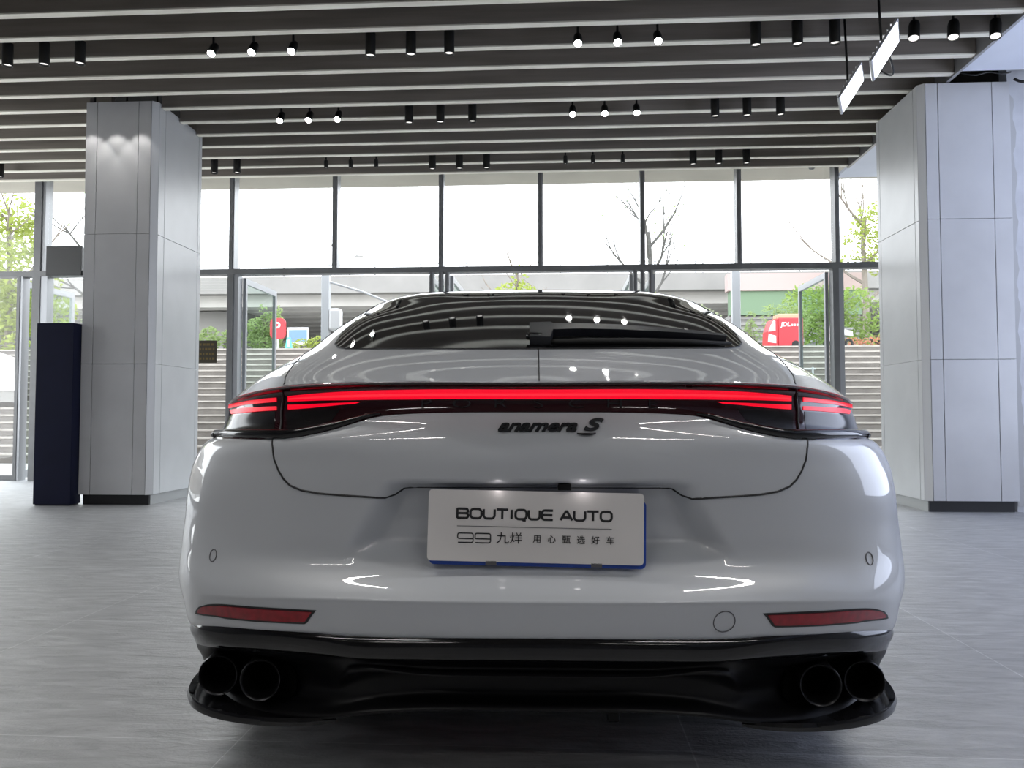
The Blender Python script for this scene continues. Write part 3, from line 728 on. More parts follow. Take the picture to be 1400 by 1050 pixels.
# --- window wall
def bar(mb, x0, x1, z0, z1, d0=-.08, d1=.08, mi=0): return mb.box((x0, YW+d0, z0), (x1, YW+d1, z1), mi)
struct(bar(MB(), -9.9, 9, 2.835, 2.91).build('trim_2', M['frame']))
struct(bar(MB(), -9.9, 9, 4.40, 4.60).build('trim_3', M['frame']))
MX = [-9.9, -8.6, -7.24, -4.50, -3.06, -1.60, -.255, 1.11, 2.38, 3.65, 5.0, 6.4, 7.8]
UP = MX[:3]+[-5.86]+MX[3:]
for i in range(len(UP)-1):
    a, b = UP[i], UP[i+1]
    w = empty('window_%d' % (i+1), (a, YW, 2.91), kind='structure')
    mb = MB(); wd = .075 if a == -7.24 else .032
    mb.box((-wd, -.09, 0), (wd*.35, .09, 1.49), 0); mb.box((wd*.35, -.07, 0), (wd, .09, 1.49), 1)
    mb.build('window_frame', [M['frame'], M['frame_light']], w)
    MB().box((wd+.002, .0, .0), (b-a-.034, .008, 1.49)).build('window_pane', M['pane'], w)
# full-height posts below the transom
k = len(UP)
def post(x0, x1, nm):
    c = (x0+x1)/2
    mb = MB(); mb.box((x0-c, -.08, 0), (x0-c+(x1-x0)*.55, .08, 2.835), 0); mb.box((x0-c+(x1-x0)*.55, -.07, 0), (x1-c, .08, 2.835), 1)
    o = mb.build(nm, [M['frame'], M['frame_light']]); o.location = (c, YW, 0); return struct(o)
k = 4
for x0, x1 in ((-7.55, -7.47), (-7.33, -7.12), (-4.55, -4.40), (-1.755, -1.70), (-1.63, -1.575), (-1.54, -1.49), (.985, 1.035), (1.085, 1.135), (1.19, 1.24), (3.58, 3.72), (6.2, 6.32)):
    post(x0, x1, 'trim_%d' % k); k += 1
k = len(UP)
for x0, x1 in ((-7.12, -4.55), (3.72, 6.2), (-9.7, -7.55), (6.32, 8.9), (-1.70, -1.63), (-1.575, -1.54), (1.035, 1.085), (1.135, 1.19)):
    w = empty('window_%d' % k, ((x0+x1)/2, YW, 0), kind='structure'); h = (x1-x0)/2-.002; k += 1
    MB().box((-h, -.04, .002), (h, .04, .07)).build('window_frame', M['frame'], w)
    MB().box((-h, .0, .07), (h, .008, 2.833)).build('window_pane', M['pane'], w)
# door leaves swung open outwards
def leaf(n, x, side, w_=1.22):
    d = empty('door_%d' % n, (x, YW+.09, .02), kind='structure')
    mb = MB(); t = .022
    mb.box((-t, 0, 0), (t, .06, 2.79)); mb.box((-t, w_-.06, 0), (t, w_, 2.79)); mb.box((-t, .06, 0), (t, w_-.06, .11)); mb.box((-t, .06, 2.71), (t, w_-.06, 2.79))
    mb.build('door_frame', M['frame_light'], d)
    MB().box((-.004, .06, .11), (.004, w_-.06, 2.71)).build('door_pane', M['door_pane'], d)
    h = MB(); s = side
    h.tube([(s*.022, w_-.12, .80), (s*.07, w_-.12, .83), (s*.07, w_-.12, 1.42), (s*.022, w_-.12, 1.45)], .012, 8)
    h.build('door_handle', M['alu'], d, True)
for n_, (x, s) in enumerate(((-4.375, 1), (-1.745, -1), (-1.47, 1), (.965, -1), (1.265, 1), (3.555, -1), (-7.60, -1)), 1): leaf(n_, x, s)

o = MB().box((-.255, -.11, 0), (.255, -.02, .40), bev=.006)
root = empty('panel_box', (-6.86, YW-.0, 2.84), label='dark grey rectangular box panel fixed above the door transom beside the grey column', cat='panel')
MB().box((-.255, -.115, .0), (.255, -.085, .41), bev=.004).build('front_panel', M['dark_panel'], root)
MB().box((-.245, -.086, .01), (.245, -.02, .40)).build('casing', M['frame'], root)

root = empty('display_panel', (-5.02, 7.78, 0), label='tall navy blue freestanding panel beside the grey column', cat='display panel')
MB().box((-.205, -.05, .012), (.18, .12, 1.82), bev=.004).build('panel_body', M['navy'], root)
MB().box((-.19, -.04, 0), (.165, .11, .012)).build('panel_foot', M['plinth'], root)

root = empty('notice_sign', (-4.84, YW-.04, 1.62), label='small dark notice with faded yellow marks on the glass beside the grey column', cat='sign')
MB().box((-.14, -.006, 0), (.14, .002, .31), bev=.002).build('sign_board', mat('sign_brown', (.030, .022, .008), .5), root)
sy = mat('sign_yellow', (.13, .085, .012), .5)
for r_ in range(4):
    x = -.10; mb = MB()
    while x < .09:
        w_ = R.uniform(.02, .05); mb.box((x, -.008, .045+r_*.065), (min(.11, x+w_), -.0062, .075+r_*.065)); x += w_+.016
    mb.build('sign_lettering', sy, root)

# --- spotlights
def mk_down():
    r = empty('ceiling_spotlight', (0, 0, 4.12))
    MB().lathe([(.0, -.175), (.036, -.175), (.040, -.195), (.0435, -.195), (.0435, .0), (.0, .0)], 28).build('lamp_housing', M['fixture'], r, True, math.radians(40))
    MB().lathe([(.0, .0), (.010, .0), (.010, .38), (.0, .38)], 10).build('lamp_stem', M['fixture'], r)
    MB().lathe([(.0, -.176), (.0355, -.176), (.0355, -.179), (.0, -.179)], 24).build('lamp_lens', M['lamp_dim'], r)
    return r
def mk_adj(lit, tilt, rz, s=1.):
    r = empty('adjustable_spotlight', (0, 0, 4.10))
    ax = Matrix.Rotation(rz, 3, 'Z') @ Matrix.Rotation(tilt, 3, 'X') @ Vector((0, 0, -1))
    MB().lathe([(.0, -.07*s), (.030*s, -.06*s), (.036*s, -.03*s), (.036*s, .075*s), (.032*s, .075*s), (.030*s, .06*s)], 26, (0, 0, -.08), ax).build('lamp_head', M['fixture'], r, True, math.radians(40))
    MB().lathe([(.0, .0), (.010, .0), (.010, .40), (.0, .40)], 10, (0, 0, -.05)).build('lamp_stem', M['fixture'], r)
    MB().lathe([(.0, .066*s), (.031*s, .066*s), (.031*s, .06*s), (.0, .06*s)], 22, (0, 0, -.08), ax).build('lamp_lens', M['lamp_lit'] if lit else M['lamp_dim'], r)
    return r
def copy_tree(o, parent=None):
    c = o.copy(); COL.objects.link(c)
    if parent is not None: c.parent = parent
    for ch in list(o.children): copy_tree(ch, c)
    return c
protos = {}
def spot(kind, x, y, label, group, **k):
    key = kind
    if key not in protos:
        o = protos[key] = {'down': mk_down, 'lit': lambda: mk_adj(True, math.radians(-38), 0.), 'tilt': lambda: mk_adj(False, math.radians(-22), math.radians(-30), 1.25), 'small': lambda: mk_adj(False, math.radians(8), 0., .72)}[kind]()
    else: o = copy_tree(protos[key])
    o.location.x = x; o.location.y = y
    tag(o, label, 'spotlight', group)
ROWS = [
 ('nearest', 6.595, [('down', (-4.78, -4.45, -4.13), 'trio nearest the upper left corner'), ('lit', (-2.95, -2.60, -2.255), 'glowing trio right of the grey column'), ('down', (-1.59, -1.245, -.92), 'trio over the left half of the car'),
   ('lit', (.157, .484, .815), 'glowing trio over the wiper'), ('down', (1.614, 1.95, 2.25), 'trio beside the upper floodlight'), ('tilt', (2.88, 3.19, 3.52), 'trio at the white ceiling edge')]),
 ('middle', 8.155, [('down', (-4.93, -4.58, -4.25), 'trio lighting the grey column top'), ('lit', (-2.91, -2.606, -2.30), 'glowing trio past the grey column'), ('down', (-1.555, -1.228, -.895), 'trio left of the car centre'),
   ('lit', (.138, .465, .789), 'glowing trio right of centre'), ('down', (1.58, 1.90, 2.232), 'trio beyond the floodlights')]),
 ('farthest', 9.715, [('down', (-7.1,), 'alone at the picture edge'), ('down', (-4.31, -4.02), 'pair just past the grey column'), ('small', (-2.89, -2.58, -2.26), 'tiny trio over the left doorway'), ('down', (-1.56, -1.225, -.89), 'trio over the car roof'),
   ('small', (.075, .41, .77), 'tiny trio over the rear window'), ('down', (1.615, 1.92, 2.25), 'trio nearest the pale column')]),
]
for rn, y, cl in ROWS:
    for kind, xs, where in cl:
        for q, x in enumerate(xs):
            pos = ('left', 'middle', 'right')[q] if len(xs) == 3 else (('left', 'right')[q] if len(xs) == 2 else 'single')
            st = {'down': 'black cylinder spotlight', 'lit': 'glowing spotlight', 'tilt': 'tilted black spotlight', 'small': 'small dark spotlight'}[kind]
            spot(kind, x, y, '%s %s, %s row, %s' % (pos, st, rn, where), '%s ceiling spotlights %s' % (rn, where))
# lamps (real light) in the fittings and in the rows behind the camera
for x in (-4.75, -4.50, -4.25): lamp('column_wash', 'SPOT', (x, 7.66, 3.98), 8, (1, .98, .95), .02, (.10, 0, 0), cone=1.15, blend=.25)
for y, x in ((1.6, -2.4), (1.6, 2.3), (-.9, -2.4), (-.9, 2.3), (-3.4, -2.4), (-3.4, 2.3)):
    lamp('linear_light', 'AREA', (x, y, 3.95), 34 if y > 0 else 24, (1, .98, .95), 1.8, (0, 0, 0), size_y=.07)
lamp('side_portal', 'AREA', (-9.98, 8.0, 2.3), 1, size=4.3, size_y=5.5, rot=(0, -PI/2, 0)).data.cycles.is_portal = True
# --- two LED floodlights on brackets under the slats, a cable between them
def basis(n, a):
    n = Vector(n).normalized(); a = Vector(a); a = (a-n*a.dot(n)).normalized(); b = n.cross(a)
    return Matrix(((a.x, b.x, n.x, 0), (a.y, b.y, n.y, 0), (a.z, b.z, n.z, 0), (0, 0, 0, 1)))
def flood(loc, label, s):
    r = empty('hanging_floodlight', loc, label=label, cat='floodlight', group='floodlights under the slats')
    Bm = basis((.75, -.47, -.48), (.52, .0, .85))
    def p(o): o.data.transform(Bm); return o
    p(MB().box((-.19*s, -.13*s, -.022), (.19*s, .13*s, .0), bev=.006).build('flood_housing', M['alu'], r))
    p(MB().box((-.165*s, -.112*s, .0005), (.165*s, .112*s, .004)).build('flood_panel', M['flood_lit'], r))
    mb = MB()
    for kx in range(7): mb.box(((-.15+.05*kx)*s, -.10*s, -.045), ((-.145+.05*kx)*s, .10*s, -.022))
    p(mb.build('cooling_fins', M['alu'], r))
    t = Bm @ Vector((.02, 0, -.05))
    MB().tube([t, (t.x, t.y, .12), (t.x-.03, t.y, 4.5-loc[2])], .010, 8).build('flood_bracket', M['fixture'], r, True)
flood((2.48, 6.16, 3.66), 'upper floodlight, its lit panel nearest the white ceiling edge', 1.)
flood((2.40, 6.65, 3.57), 'lower floodlight, its lit panel hanging further from the white ceiling', .92)
tag(MB().tube([Vector((2.50, 6.53, 3.72)).lerp(Vector((2.56, 6.33, 3.73)), t)+Vector((.10*math.sin(PI*t), 0, -.14*math.sin(PI*t))) for t in np.linspace(0, 1, 16)], .008, 8).build('hanging_cable', M['fixture'], None, True), 'black cable drooping between the two floodlights', 'cable')
def cable(pts, r, label):
    P = np.array(pts, float); Q = herm_axis(P, np.linspace(0, len(P)-1, 8*len(P)))
    tag(MB().tube(Q, r, 8).build('hanging_cable', M['fixture'], None, True), label, 'cable')
cable([(3.70, 7.62, 4.10), (3.86, 7.60, 4.055), (4.0, 7.62, 4.09), (4.12, 7.62, 4.07), (4.2, 7.63, 4.09)], .007, 'thin black cable lying along the top of the pale column')
cable([(4.22, 7.62, 4.02), (4.27, 7.60, 3.985), (4.36, 7.60, 4.0), (4.45, 7.62, 4.09), (4.6, 7.64, 4.12)], .013, 'thick black cable looping above the plastered wall')
# torn plaster edge beside the column
mb = MB(); pts = []
for q in range(60):
    z = .05+q*.065; pts.append((4.27+.018*R.random()+.02*math.sin(q*.5)**2+(.02 if z < 1.0 else 0), z))
poly = [(4.236, .05)]+pts+[(4.236, 3.95)]
struct(MB().prism(poly, 7.758, 7.766).build('trim_40', mat('plaster', (.50, .50, .50), .9)))
# security camera under the canopy
root = empty('security_camera', (3.40, YW+.14, 4.30), label='small white dome security camera under the canopy edge', cat='security camera')
MB().lathe([(0, 0), (.055, 0), (.06, -.02), (.055, -.04), (0, -.04)], 20).build('camera_base', M['panel_edge'], root, True, .6)
MB().lathe([(.048, -.04), (.046, -.06), (.03, -.085), (0, -.092)], 20).build('camera_dome', M['frame'], root, True)

# ================================================================== OUTSIDE
M['soffit'] = noisy(mat('soffit', (0.554, 0.516, 0.449), .8), 1.2, .1)
M['paving'] = noisy(mat('paving', (0.368, 0.360, 0.343), .85), 2, .12)
M['step'] = noisy(mat('step', (0.334, 0.310, 0.280), .85), 3, .2, stretch=(1, 6, 6))
M['riser'] = noisy(mat('riser', (0.143, 0.130, 0.117), .9), 3, .2)
M['concrete'] = noisy(mat('concrete', (0.218, 0.213, 0.202), .85), .5, .12)
M['concrete_dark'] = noisy(mat('concrete_dark', (0.240, 0.234, 0.225), .9), .4, .12)
M['girder'] = noisy(mat('girder', (0.474, 0.462, 0.435), .9), .6, .1)
M['pale_wall'] = mat('pale_wall', (0.518, 0.485, 0.485), .8)
M['steel_pale'] = mat('steel_pale', (0.363, 0.374, 0.386), .5)
M['red'] = mat('red', (0.385, 0.019, 0.028), .45)
M['white'] = mat('white', (0.502, 0.502, 0.502), .5)
M['pink'] = mat('pink', (0.373, 0.286, 0.269), .8)
M['green_band'] = mat('green_band', (0.134, 0.201, 0.126), .8)
M['blue_sign'] = mat('blue_sign', (0.119, 0.211, 0.396), .5)
M['bark'] = noisy(mat('bark', (0.184, 0.159, 0.134), .9), 8, .2)
M['twig'] = mat('twig', (0.084, 0.082, 0.076), .9)
def leafmat(nm, c):
    m = mat(nm, c, .7, spec=.2); n, l = nt(m); b = n['Principled BSDF']
    b.inputs['Subsurface Weight'].default_value = 0
    t = n.new('ShaderNodeBsdfTranslucent'); t.inputs['Color'].default_value = (*[min(1, v*1.25) for v in c], 1)
    mx = n.new('ShaderNodeMixShader'); mx.inputs[0].default_value = .45
    l.new(b.outputs[0], mx.inputs[1]); l.new(t.outputs[0], mx.inputs[2]); l.new(mx.outputs[0], n['Material Output'].inputs['Surface']); return noisy(m, 1.3, .35)
M['leaf_yellow'] = leafmat('leaf_yellow', (.27, .32, .075))
M['leaf_green'] = leafmat('leaf_green', (.19, .27, .07))
M['leaf_pale'] = leafmat('leaf_pale', (.22, .29, .12))
M['leaf_grey'] = leafmat('leaf_grey', (.28, .31, .20))
M['flower'] = leafmat('flower', (.40, .18, .11))
struct(MB().box((-40, YW+.12, -.12), (40, 15.0, -.02)).build('outdoor_ground', M['paving']))
struct(MB().box((-9.9, YW+.16, 4.30), (9, 11.72, 4.42)).build('canopy_soffit', M['soffit']))
st = empty('outdoor_stairs', (0, 15, 0), kind='structure')
NS, RH, TD = 17, .152, .30
mb = MB(); mr = MB()
for i in range(NS):
    mb.box((-40, i*TD-.02, .02+RH*i+RH-.035), (40, NS*TD+.3, .02+RH*(i+1)) if i == NS-1 else (40, (i+1)*TD+.02, .02+RH*(i+1)))
    mr.box((-40, i*TD, RH*i-.05), (40, i*TD+.06, .02+RH*(i+1)-.034))
mb.build('stair_treads', M['step'], st); mr.build('stair_risers', M['riser'], st)
TZ = .02+RH*NS; TY = 15+NS*TD
struct(MB().box((-60, TY, TZ-.3), (60, 64, TZ-.02)).build('terrace', M['paving']))
# pale sloping parapet by the stairs at the far left
root = empty('stair_parapet', (-12.6, 15.2, 0), label='pale pink parapet wall beside the outdoor steps', cat='wall')
MB().prism([(-2.5, 1.45), (.82, 1.45), (.82, 2.10), (.2, 2.32), (-2.5, 2.48)], 1.6, 1.85).build('parapet_wall', M['pale_wall'], root)
MB().prism([(-2.5, 1.2), (.82, 1.2), (.82, 1.45), (-2.5, 1.45)], 1.62, 1.83).build('parapet_base', M['concrete'], root)
# overpass
ov = empty('overpass', (0, 46, TZ), label='concrete road overpass crossing the view behind the terrace', cat='bridge')
mb = MB(); mb.box((-60, -12, 3.62), (60, -11.6, 4.35)); mb.box((-60, -11.6, 3.66), (60, 14, 4.1)); mb.build('bridge_deck', M['concrete'], ov)
mb = MB()
for k_ in range(13): mb.box((-60, -11.2+k_*1.95, 3.15), (60, -10.2+k_*1.95, 3.66))
mb.build('bridge_girders', M['girder'], ov)
mb = MB()
for k_ in range(60): mb.box((-60+2*k_, -11.9, 4.35), (-59.93+2*k_, -11.83, 4.85))
for z in (4.58, 4.84): mb.box((-60, -11.9, z), (60, -11.82, z+.05))
mb.build('bridge_railing', M['steel_pale'], ov)
for x in (-16.3, 22.0):
    mb = MB(); mb.prism([(-.75, 0), (.75, 0), (.8, 1.7), (1.7, 2.65), (1.7, 3.15), (-1.7, 3.15), (-1.7, 2.65), (-.8, 1.7)], -9.8, -8.4)
    for i, p in enumerate(mb.v): mb.v[i] = (p[0]+x, p[1], p[2])
    mb.build('bridge_pier', M['concrete'], ov)
MB().prism([(-22, 0), (30, 0), (30, 3.4), (-8.0, 3.4)], 12.0, 13.6).build('abutment', M['concrete_dark'], ov)
mb = MB(); mb.prism([(-6, 0), (12.5, 0), (12.5, 3.15), (8, 3.15), (-9.5, 3.15)], 6.0, 6.3); mb.build('embankment', M['concrete_dark'], ov)
# low building with pink fascia under the bridge end
bd = empty('roadside_building', (8.2, 29.0, TZ), label='low building with pink fascia, green band and ribbed grey shutter', cat='building')
MB().box((-2.2, 0, 2.78), (2.6, .5, 3.40)).build('fascia', M['pink'], bd)
MB().box((-2.1, .1, 1.92), (2.5, .5, 2.78)).build('green_band', M['green_band'], bd)
mb = MB(); mb.box((-2.1, .3, 0), (2.5, 2.5, 1.92))
for k_ in range(9): mb.box((-2.1, .22, .1+k_*.21), (2.5, .3, .2+k_*.21))
mb.build('ribbed_shutter', M['concrete_dark'], bd)
# white posts on the forecourt
def canopy_post(x, y, label, arm):
    r = empty('post', (x, y, -.02), label=label, cat='post')
    MB().box((-.07, -.07, 0), (.07, .07, 3.48), bev=.01).build('post_shaft', M['steel_pale'], r)
    MB().box((-.13, -.13, 0), (.13, .13, .03)).build('post_base', M['steel_pale'], r)
    if arm:
        MB().tube([(.05, 0, 3.30), (.55, .4, 3.18), (1.0, .8, 3.02)], .022, 8).build('post_arm', M['steel_pale'], r)
        MB().box((.06, -.08, 2.42), (.28, .12, 2.82), bev=.05).build('post_box', M['white'], r)
canopy_post(-4.14, 14, 'white square post with an arm outside the first doorway', True)
canopy_post(3.03, 14, 'plain white square post outside the doorway nearest the pale column', False)
# red delivery tricycle
tr = empty('delivery_tricycle', (5.58, 20.9, TZ-.02), label='red three-wheeled delivery van with white lettering above the outdoor steps', cat='tricycle'); tr.scale = (.70, .8, .78)
MB().box((-.10, -.40, .10), (.78, .55, 1.02), bev=.03).build('cargo_box', M['red'], tr)
bm_ = MB(); bm_.prism([(-.46, .12), (-.12, .12), (-.12, .98), (-.28, .98), (-.43, .60)], -.36, .40); bm_.build('cab', M['red'], tr)
MB().prism([(-.455, .58), (-.28, .93), (-.20, .93), (-.20, .60)], -.375, -.361).build('cab_window', mat('pale_glass', (.6, .62, .66), .2), tr)
MB().prism([(-.47, .24), (-.18, .20), (-.18, .44), (-.44, .50)], -.375, -.361).build('cab_door', mat('pale_pink', (.75, .5, .5), .5), tr)
text_obj('cargo_lettering', 'JDL', .19, M['white'], tr, Matrix.Translation((.15, -.406, .80)) @ Matrix.Rotation(PI/2, 4, 'X'), extrude=.004, sx=1.15, offset=.006, shear=.15)
mb = MB()
for k_ in range(4): mb.box((.36+.09*k_, -.408, .75), (.42+.09*k_, -.401, .82))
mb.build('cargo_small_lettering', M['white'], tr)
for x, y in ((-.30, 0), (.5, -.36), (.5, .46)):
    MB().lathe([(.0, -.05), (.12, -.05), (.15, -.03), (.15, .03), (.12, .05), (0, .05)], 24, (x, y, .15), (0, 1, 0)).build('wheel', M['rubber'], tr, True, .6)
mb = MB()
for k_ in range(3): mb.box((-.08, -.30+.22*k_, 1.02), (.75, -.12+.22*k_, 1.16), bev=.02)
mb.build('roof_load', mat('orange_load', (.62, .28, .18), .7), tr)
# parking sign, blue board, small teal board
r = empty('parking_sign', (-7.47, 20.9, TZ), label='red round-cornered sign with a white letter on a post above the steps', cat='sign')
MB().tube([(0, 0, 0), (0, 0, .45)], .03, 8).build('sign_post', M['steel_pale'], r)
MB().prism([(x, z+.62) for x, z in rrect(.42, .56, .14)], -.03, .03).build('sign_board', M['red'], r)
text_obj('sign_letter', 'P', .42, M['white'], r, Matrix.Translation((-.03, -.036, .63)) @ Matrix.Rotation(PI/2, 4, 'X'), extrude=.004, offset=.004)
r = empty('notice_board', (-7.95, 24, TZ), label='blue and white notice board under the overpass', cat='notice board')
MB().box((-.03, 0, 0), (.03, .05, 1.0)).build('board_post', M['steel_pale'], r)
MB().box((-.32, -.03, .45), (.32, .0, 1.0)).build('board_panel', M['white'], r)
MB().box((-.28, -.036, .55), (.28, -.031, .92)).build('board_face', M['blue_sign'], r)
r = empty('lawn_sign', (-7.03, 20.45, TZ), label='small teal wedge-shaped board standing by the yellow hedge', cat='sign')
MB().prism([(-.10, 0), (.12, 0), (.05, .34), (-.04, .34)], -.02, .02).build('board_panel', mat('teal', (.10, .36, .32), .6), r)
MB().prism([(-.03, .08), (.05, .08), (.03, .28), (-.01, .28)], -.026, -.021).build('board_mark', M['white'], r)
# scooter
r = empty('scooter', (7.02, 20.7, TZ-.02), label='white motor scooter parked above the steps by the orange flowers', cat='scooter'); r.scale = (.62, .7, .72)
for x in (-.42, .42): MB().lathe([(.10, -.04), (.17, -.045), (.19, 0), (.17, .045), (.10, .04)], 22, (x, 0, .19), (0, 1, 0)).build('wheel', M['rubber'], r, True, .6)
MB().prism([(-.40, .30), (-.30, .24), (.14, .22), (.20, .50), (.55, .46), (.52, .62), (.18, .70), (-.02, .36), (-.22, .34), (-.30, .82), (-.36, .82)], -.13, .13).build('scooter_body', M['white'], r)
MB().tube([(-.34, -.26, .90), (-.32, 0, .86), (-.34, .26, .90)], .018, 8).build('handlebar', M['frame'], r, True)
MB().box((.14, -.12, .68), (.56, .12, .75), bev=.02).build('saddle', M['frame'], r)
# handrail beside the right-hand steps
r = empty('handrail', (5.02, 17.2, .02+RH*7), label='thin grey handrail standing on the steps below the red tricycle', cat='handrail')
for x in (0, .28): MB().tube([(x, 0, 0), (x, 0, .84)], .02, 8).build('rail_post', M['steel_pale'], r)
MB().tube([(-.05, 0, .80), (.34, 0, .80)], .016, 8).build('rail_bar', M['steel_pale'], r)
# street lamp on the bridge
r = empty('street_lamp', (-9.9, 35.2, 6.75), label='thin grey street lamp with twin heads standing on the overpass', cat='street lamp')
MB().tube([(.55, 0, 0), (.55, 0, 1.55)], .04, 8).build('lamp_pole', M['steel_pale'], r)
MB().tube([(.0, 0, 1.75), (.55, 0, 1.5), (1.0, 0, 1.3)], .03, 6).build('lamp_arm', M['steel_pale'], r)
for x, z in ((-.08, 1.80), (.98, 1.28)): MB().box((x-.22, -.08, z-.04), (x+.16, .08, z+.05), bev=.02).build('lamp_head', M['concrete_dark'], r)
r = empty('flagpole', (5.9, 35.2, 6.99), label='thin bare pole rising from the overpass against the sky', cat='pole')
MB().tube([(0, 0, 0), (0, 0, 1.9)], [.04, .025], 8).build('pole_shaft', M['steel_pale'], r); MB().box((-.08, -.08, 0), (.08, .08, .05)).build('pole_base', M['steel_pale'], r)

# --- plants: leaves scattered in clumps round the branches
def foliage(name, clumps, n, size, m, parent, seed, flat=1., droop=0.):
    rr = random.Random(seed); V = []; F = []
    tot = sum(c[3]*c[4]*c[5] for c in clumps)
    for cx, cy, cz, rx, ry, rz in clumps:
        k = max(4, int(n*rx*ry*rz/tot))
        for _ in range(k):
            while True:
                a, b, c = rr.uniform(-1, 1), rr.uniform(-1, 1), rr.uniform(-1, 1); d = a*a+b*b+c*c
                if d <= 1 and d > rr.random()*.55: break
            p = Vector((cx+a*rx, cy+b*ry, cz+c*rz))
            u = Vector((rr.gauss(0, 1), rr.gauss(0, 1), rr.gauss(0, .6)-droop)).normalized()
            w = u.cross(Vector((rr.gauss(0, 1), rr.gauss(0, 1), rr.gauss(0, 1)))).normalized()
            s = size*rr.uniform(.6, 1.3); i = len(V)
            V += [p-u*s, p+w*s*.42*flat, p+u*s, p-w*s*.42*flat]; F.append((i, i+1, i+2, i+3))
    return add_mesh(name, V, F, m, parent)
def branches(name, h, spread, levels, r, m, parent, seed, up=.5, n0=5, start=.35):
    rr = random.Random(seed); mb = MB(); tips = []
    def grow(p, d, L, rad, lv):
        pts = [p]; q = p.copy(); dd = d.copy()
        for _ in range(4):
            dd = (dd+Vector((rr.gauss(0, .14), rr.gauss(0, .14), rr.gauss(0, .08)+.04))).normalized(); q = q+dd*L/4; pts.append(q.copy())
        mb.tube(pts, [rad, rad*.86, rad*.72, rad*.58, rad*.42], 5, caps=False); tips.append(q)
        if lv > 0:
            for _ in range(rr.choice((2, 3, 3))):
                a = pts[rr.choice((2, 3, 4))]; e = (dd+Vector((rr.gauss(0, spread), rr.gauss(0, spread), rr.gauss(up*.3, .3)))).normalized()
                grow(a, e, L*rr.uniform(.55, .8), rad*.5, lv-1)
    trunk = [Vector((rr.gauss(0, .02)*h*k*.1, 0, h*k/5)) for k in range(6)]
    mb.tube(trunk, [r, r*.9, r*.8, r*.7, r*.6, r*.45], 7); tips.append(trunk[-1])
    for k in range(n0):
        z = start+(1-start)*(k+.5)/n0; p = Vector((0, 0, h*z)); a = k*2.4+rr.random()
        grow(p, Vector((math.cos(a), math.sin(a), up+.3)).normalized(), h*(.55-.25*z), r*.45, levels)
    mb.build(name, m, parent); return tips
def tree(x, y, z, h, clumps, n, size, m, label, seed, cat='tree', name='tree', levels=1):
    t = empty(name, (x, y, z), label=label, cat=cat)
    branches('tree_trunk', h*.85, .5, levels, h*.022, M['bark'], t, seed)
    foliage('foliage', clumps, n, size, m, t, seed+1); return t
def shrub(x, y, z, clumps, n, size, m, label, seed, name='shrub', cat='shrub', **k):
    t = empty(name, (x, y, z), label=label, cat=cat)
    zt = max(c[2] for c in clumps); mb = MB()
    for q in range(5): mb.tube([(0, 0, 0), (R.uniform(-.1, .1), R.uniform(-.1, .1), zt*.5), (clumps[q % len(clumps)][0]*.7, clumps[q % len(clumps)][1]*.7, zt)], [.02, .015, .006], 5)
    mb.build('stems', M['bark'], t); foliage('foliage', clumps, n, size, m, t, seed, **k); return t
tree(-15.15, 21.2, TZ-.02, 4.6, [(0, 0, 3.2, 1.0, 1., .9), (.3, 0, 2.3, 1.2, 1., .9), (-.7, 0, 1.4, 1.4, 1., .9), (.5, .2, 1.2, 1.2, 1., .8), (.15, 0, 3.9, .6, .6, .6), (.4, 0, .5, 1.3, .9, .6)], 4200, .10, M['leaf_yellow'], 'tall yellow-green leafy tree beyond the far left doorway', 11)
tree(-12.9, 23.4, TZ-.02, 2.5, [(0, 0, 1.5, 1.2, .9, .7), (-.5, 0, .8, 1.1, .8, .7), (.5, 0, .6, 1.0, .8, .6)], 1500, .10, M['leaf_pale'], 'fresh green bushy tree behind the navy panel', 21)
t = empty('bare_tree', (-14.9, 24.6, TZ-.02), label='sparse tree with almost bare branches above the dark box panel', cat='tree')
tips = branches('branches', 3.9, .55, 3, .12, M['twig'], t, 5, up=.5, n0=6)
foliage('foliage', [(p.x, p.y, p.z, .2, .2, .2) for p in tips[::3]], 120, .07, M['leaf_pale'], t, 6)
t = empty('bare_tree', (3.05, 27.5, TZ-.02), label='pale bare-branched tree against the sky right of the car roof', cat='tree')
tips = branches('branches', 4.6, .5, 3, .13, M['twig'], t, 9, up=.75, n0=7, start=.45)
foliage('foliage', [(p.x, p.y, p.z, .25, .25, .25) for p in tips[::4]], 160, .06, M['leaf_pale'], t, 6)
tree(-1.45, 27.0, TZ-.02, 3.9, [(0, 0, 2.5, .75, .6, .35), (.1, 0, 3.1, .28, .25, .4), (-.5, 0, 2.35, .5, .4, .22), (.65, 0, 2.3, .5, .4, .2)], 520, .10, M['leaf_yellow'], 'slender yellow-green tree top showing over the middle of the car roof', 31)
for x, lb in ((-9.32, 'first'), (-8.68, 'second')):
    shrub(x, 20.9, TZ-.02, [(0, 0, .36, .30, .28, .36)], 420, .06, M['leaf_pale'], 'round clipped green bush, %s one past the grey column' % lb, int(-x*100), name='round_bush', cat='bush')
shrub(-7.95, 21.3, TZ-.02, [(0, 0, .35, .5, .4, .38), (.15, 0, .75, .35, .3, .4), (-.25, 0, .65, .28, .3, .35), (-.1, 0, 1.1, .12, .12, .3), (.35, 0, 1.05, .1, .1, .3)], 1100, .07, M['leaf_pale'], 'tall fresh green shrub seen through the open left door leaf', 41)
shrub(-6.45, 21.6, TZ-.02, [(-.6, 0, .22, .5, .35, .24), (0, 0, .26, .5, .35, .26), (.55, 0, .2, .5, .35, .2), (1.1, 0, .2, .5, .35, .2)], 900, .06, M['leaf_yellow'], 'low yellow-green hedge along the top of the steps', 51, name='hedge', cat='hedge')
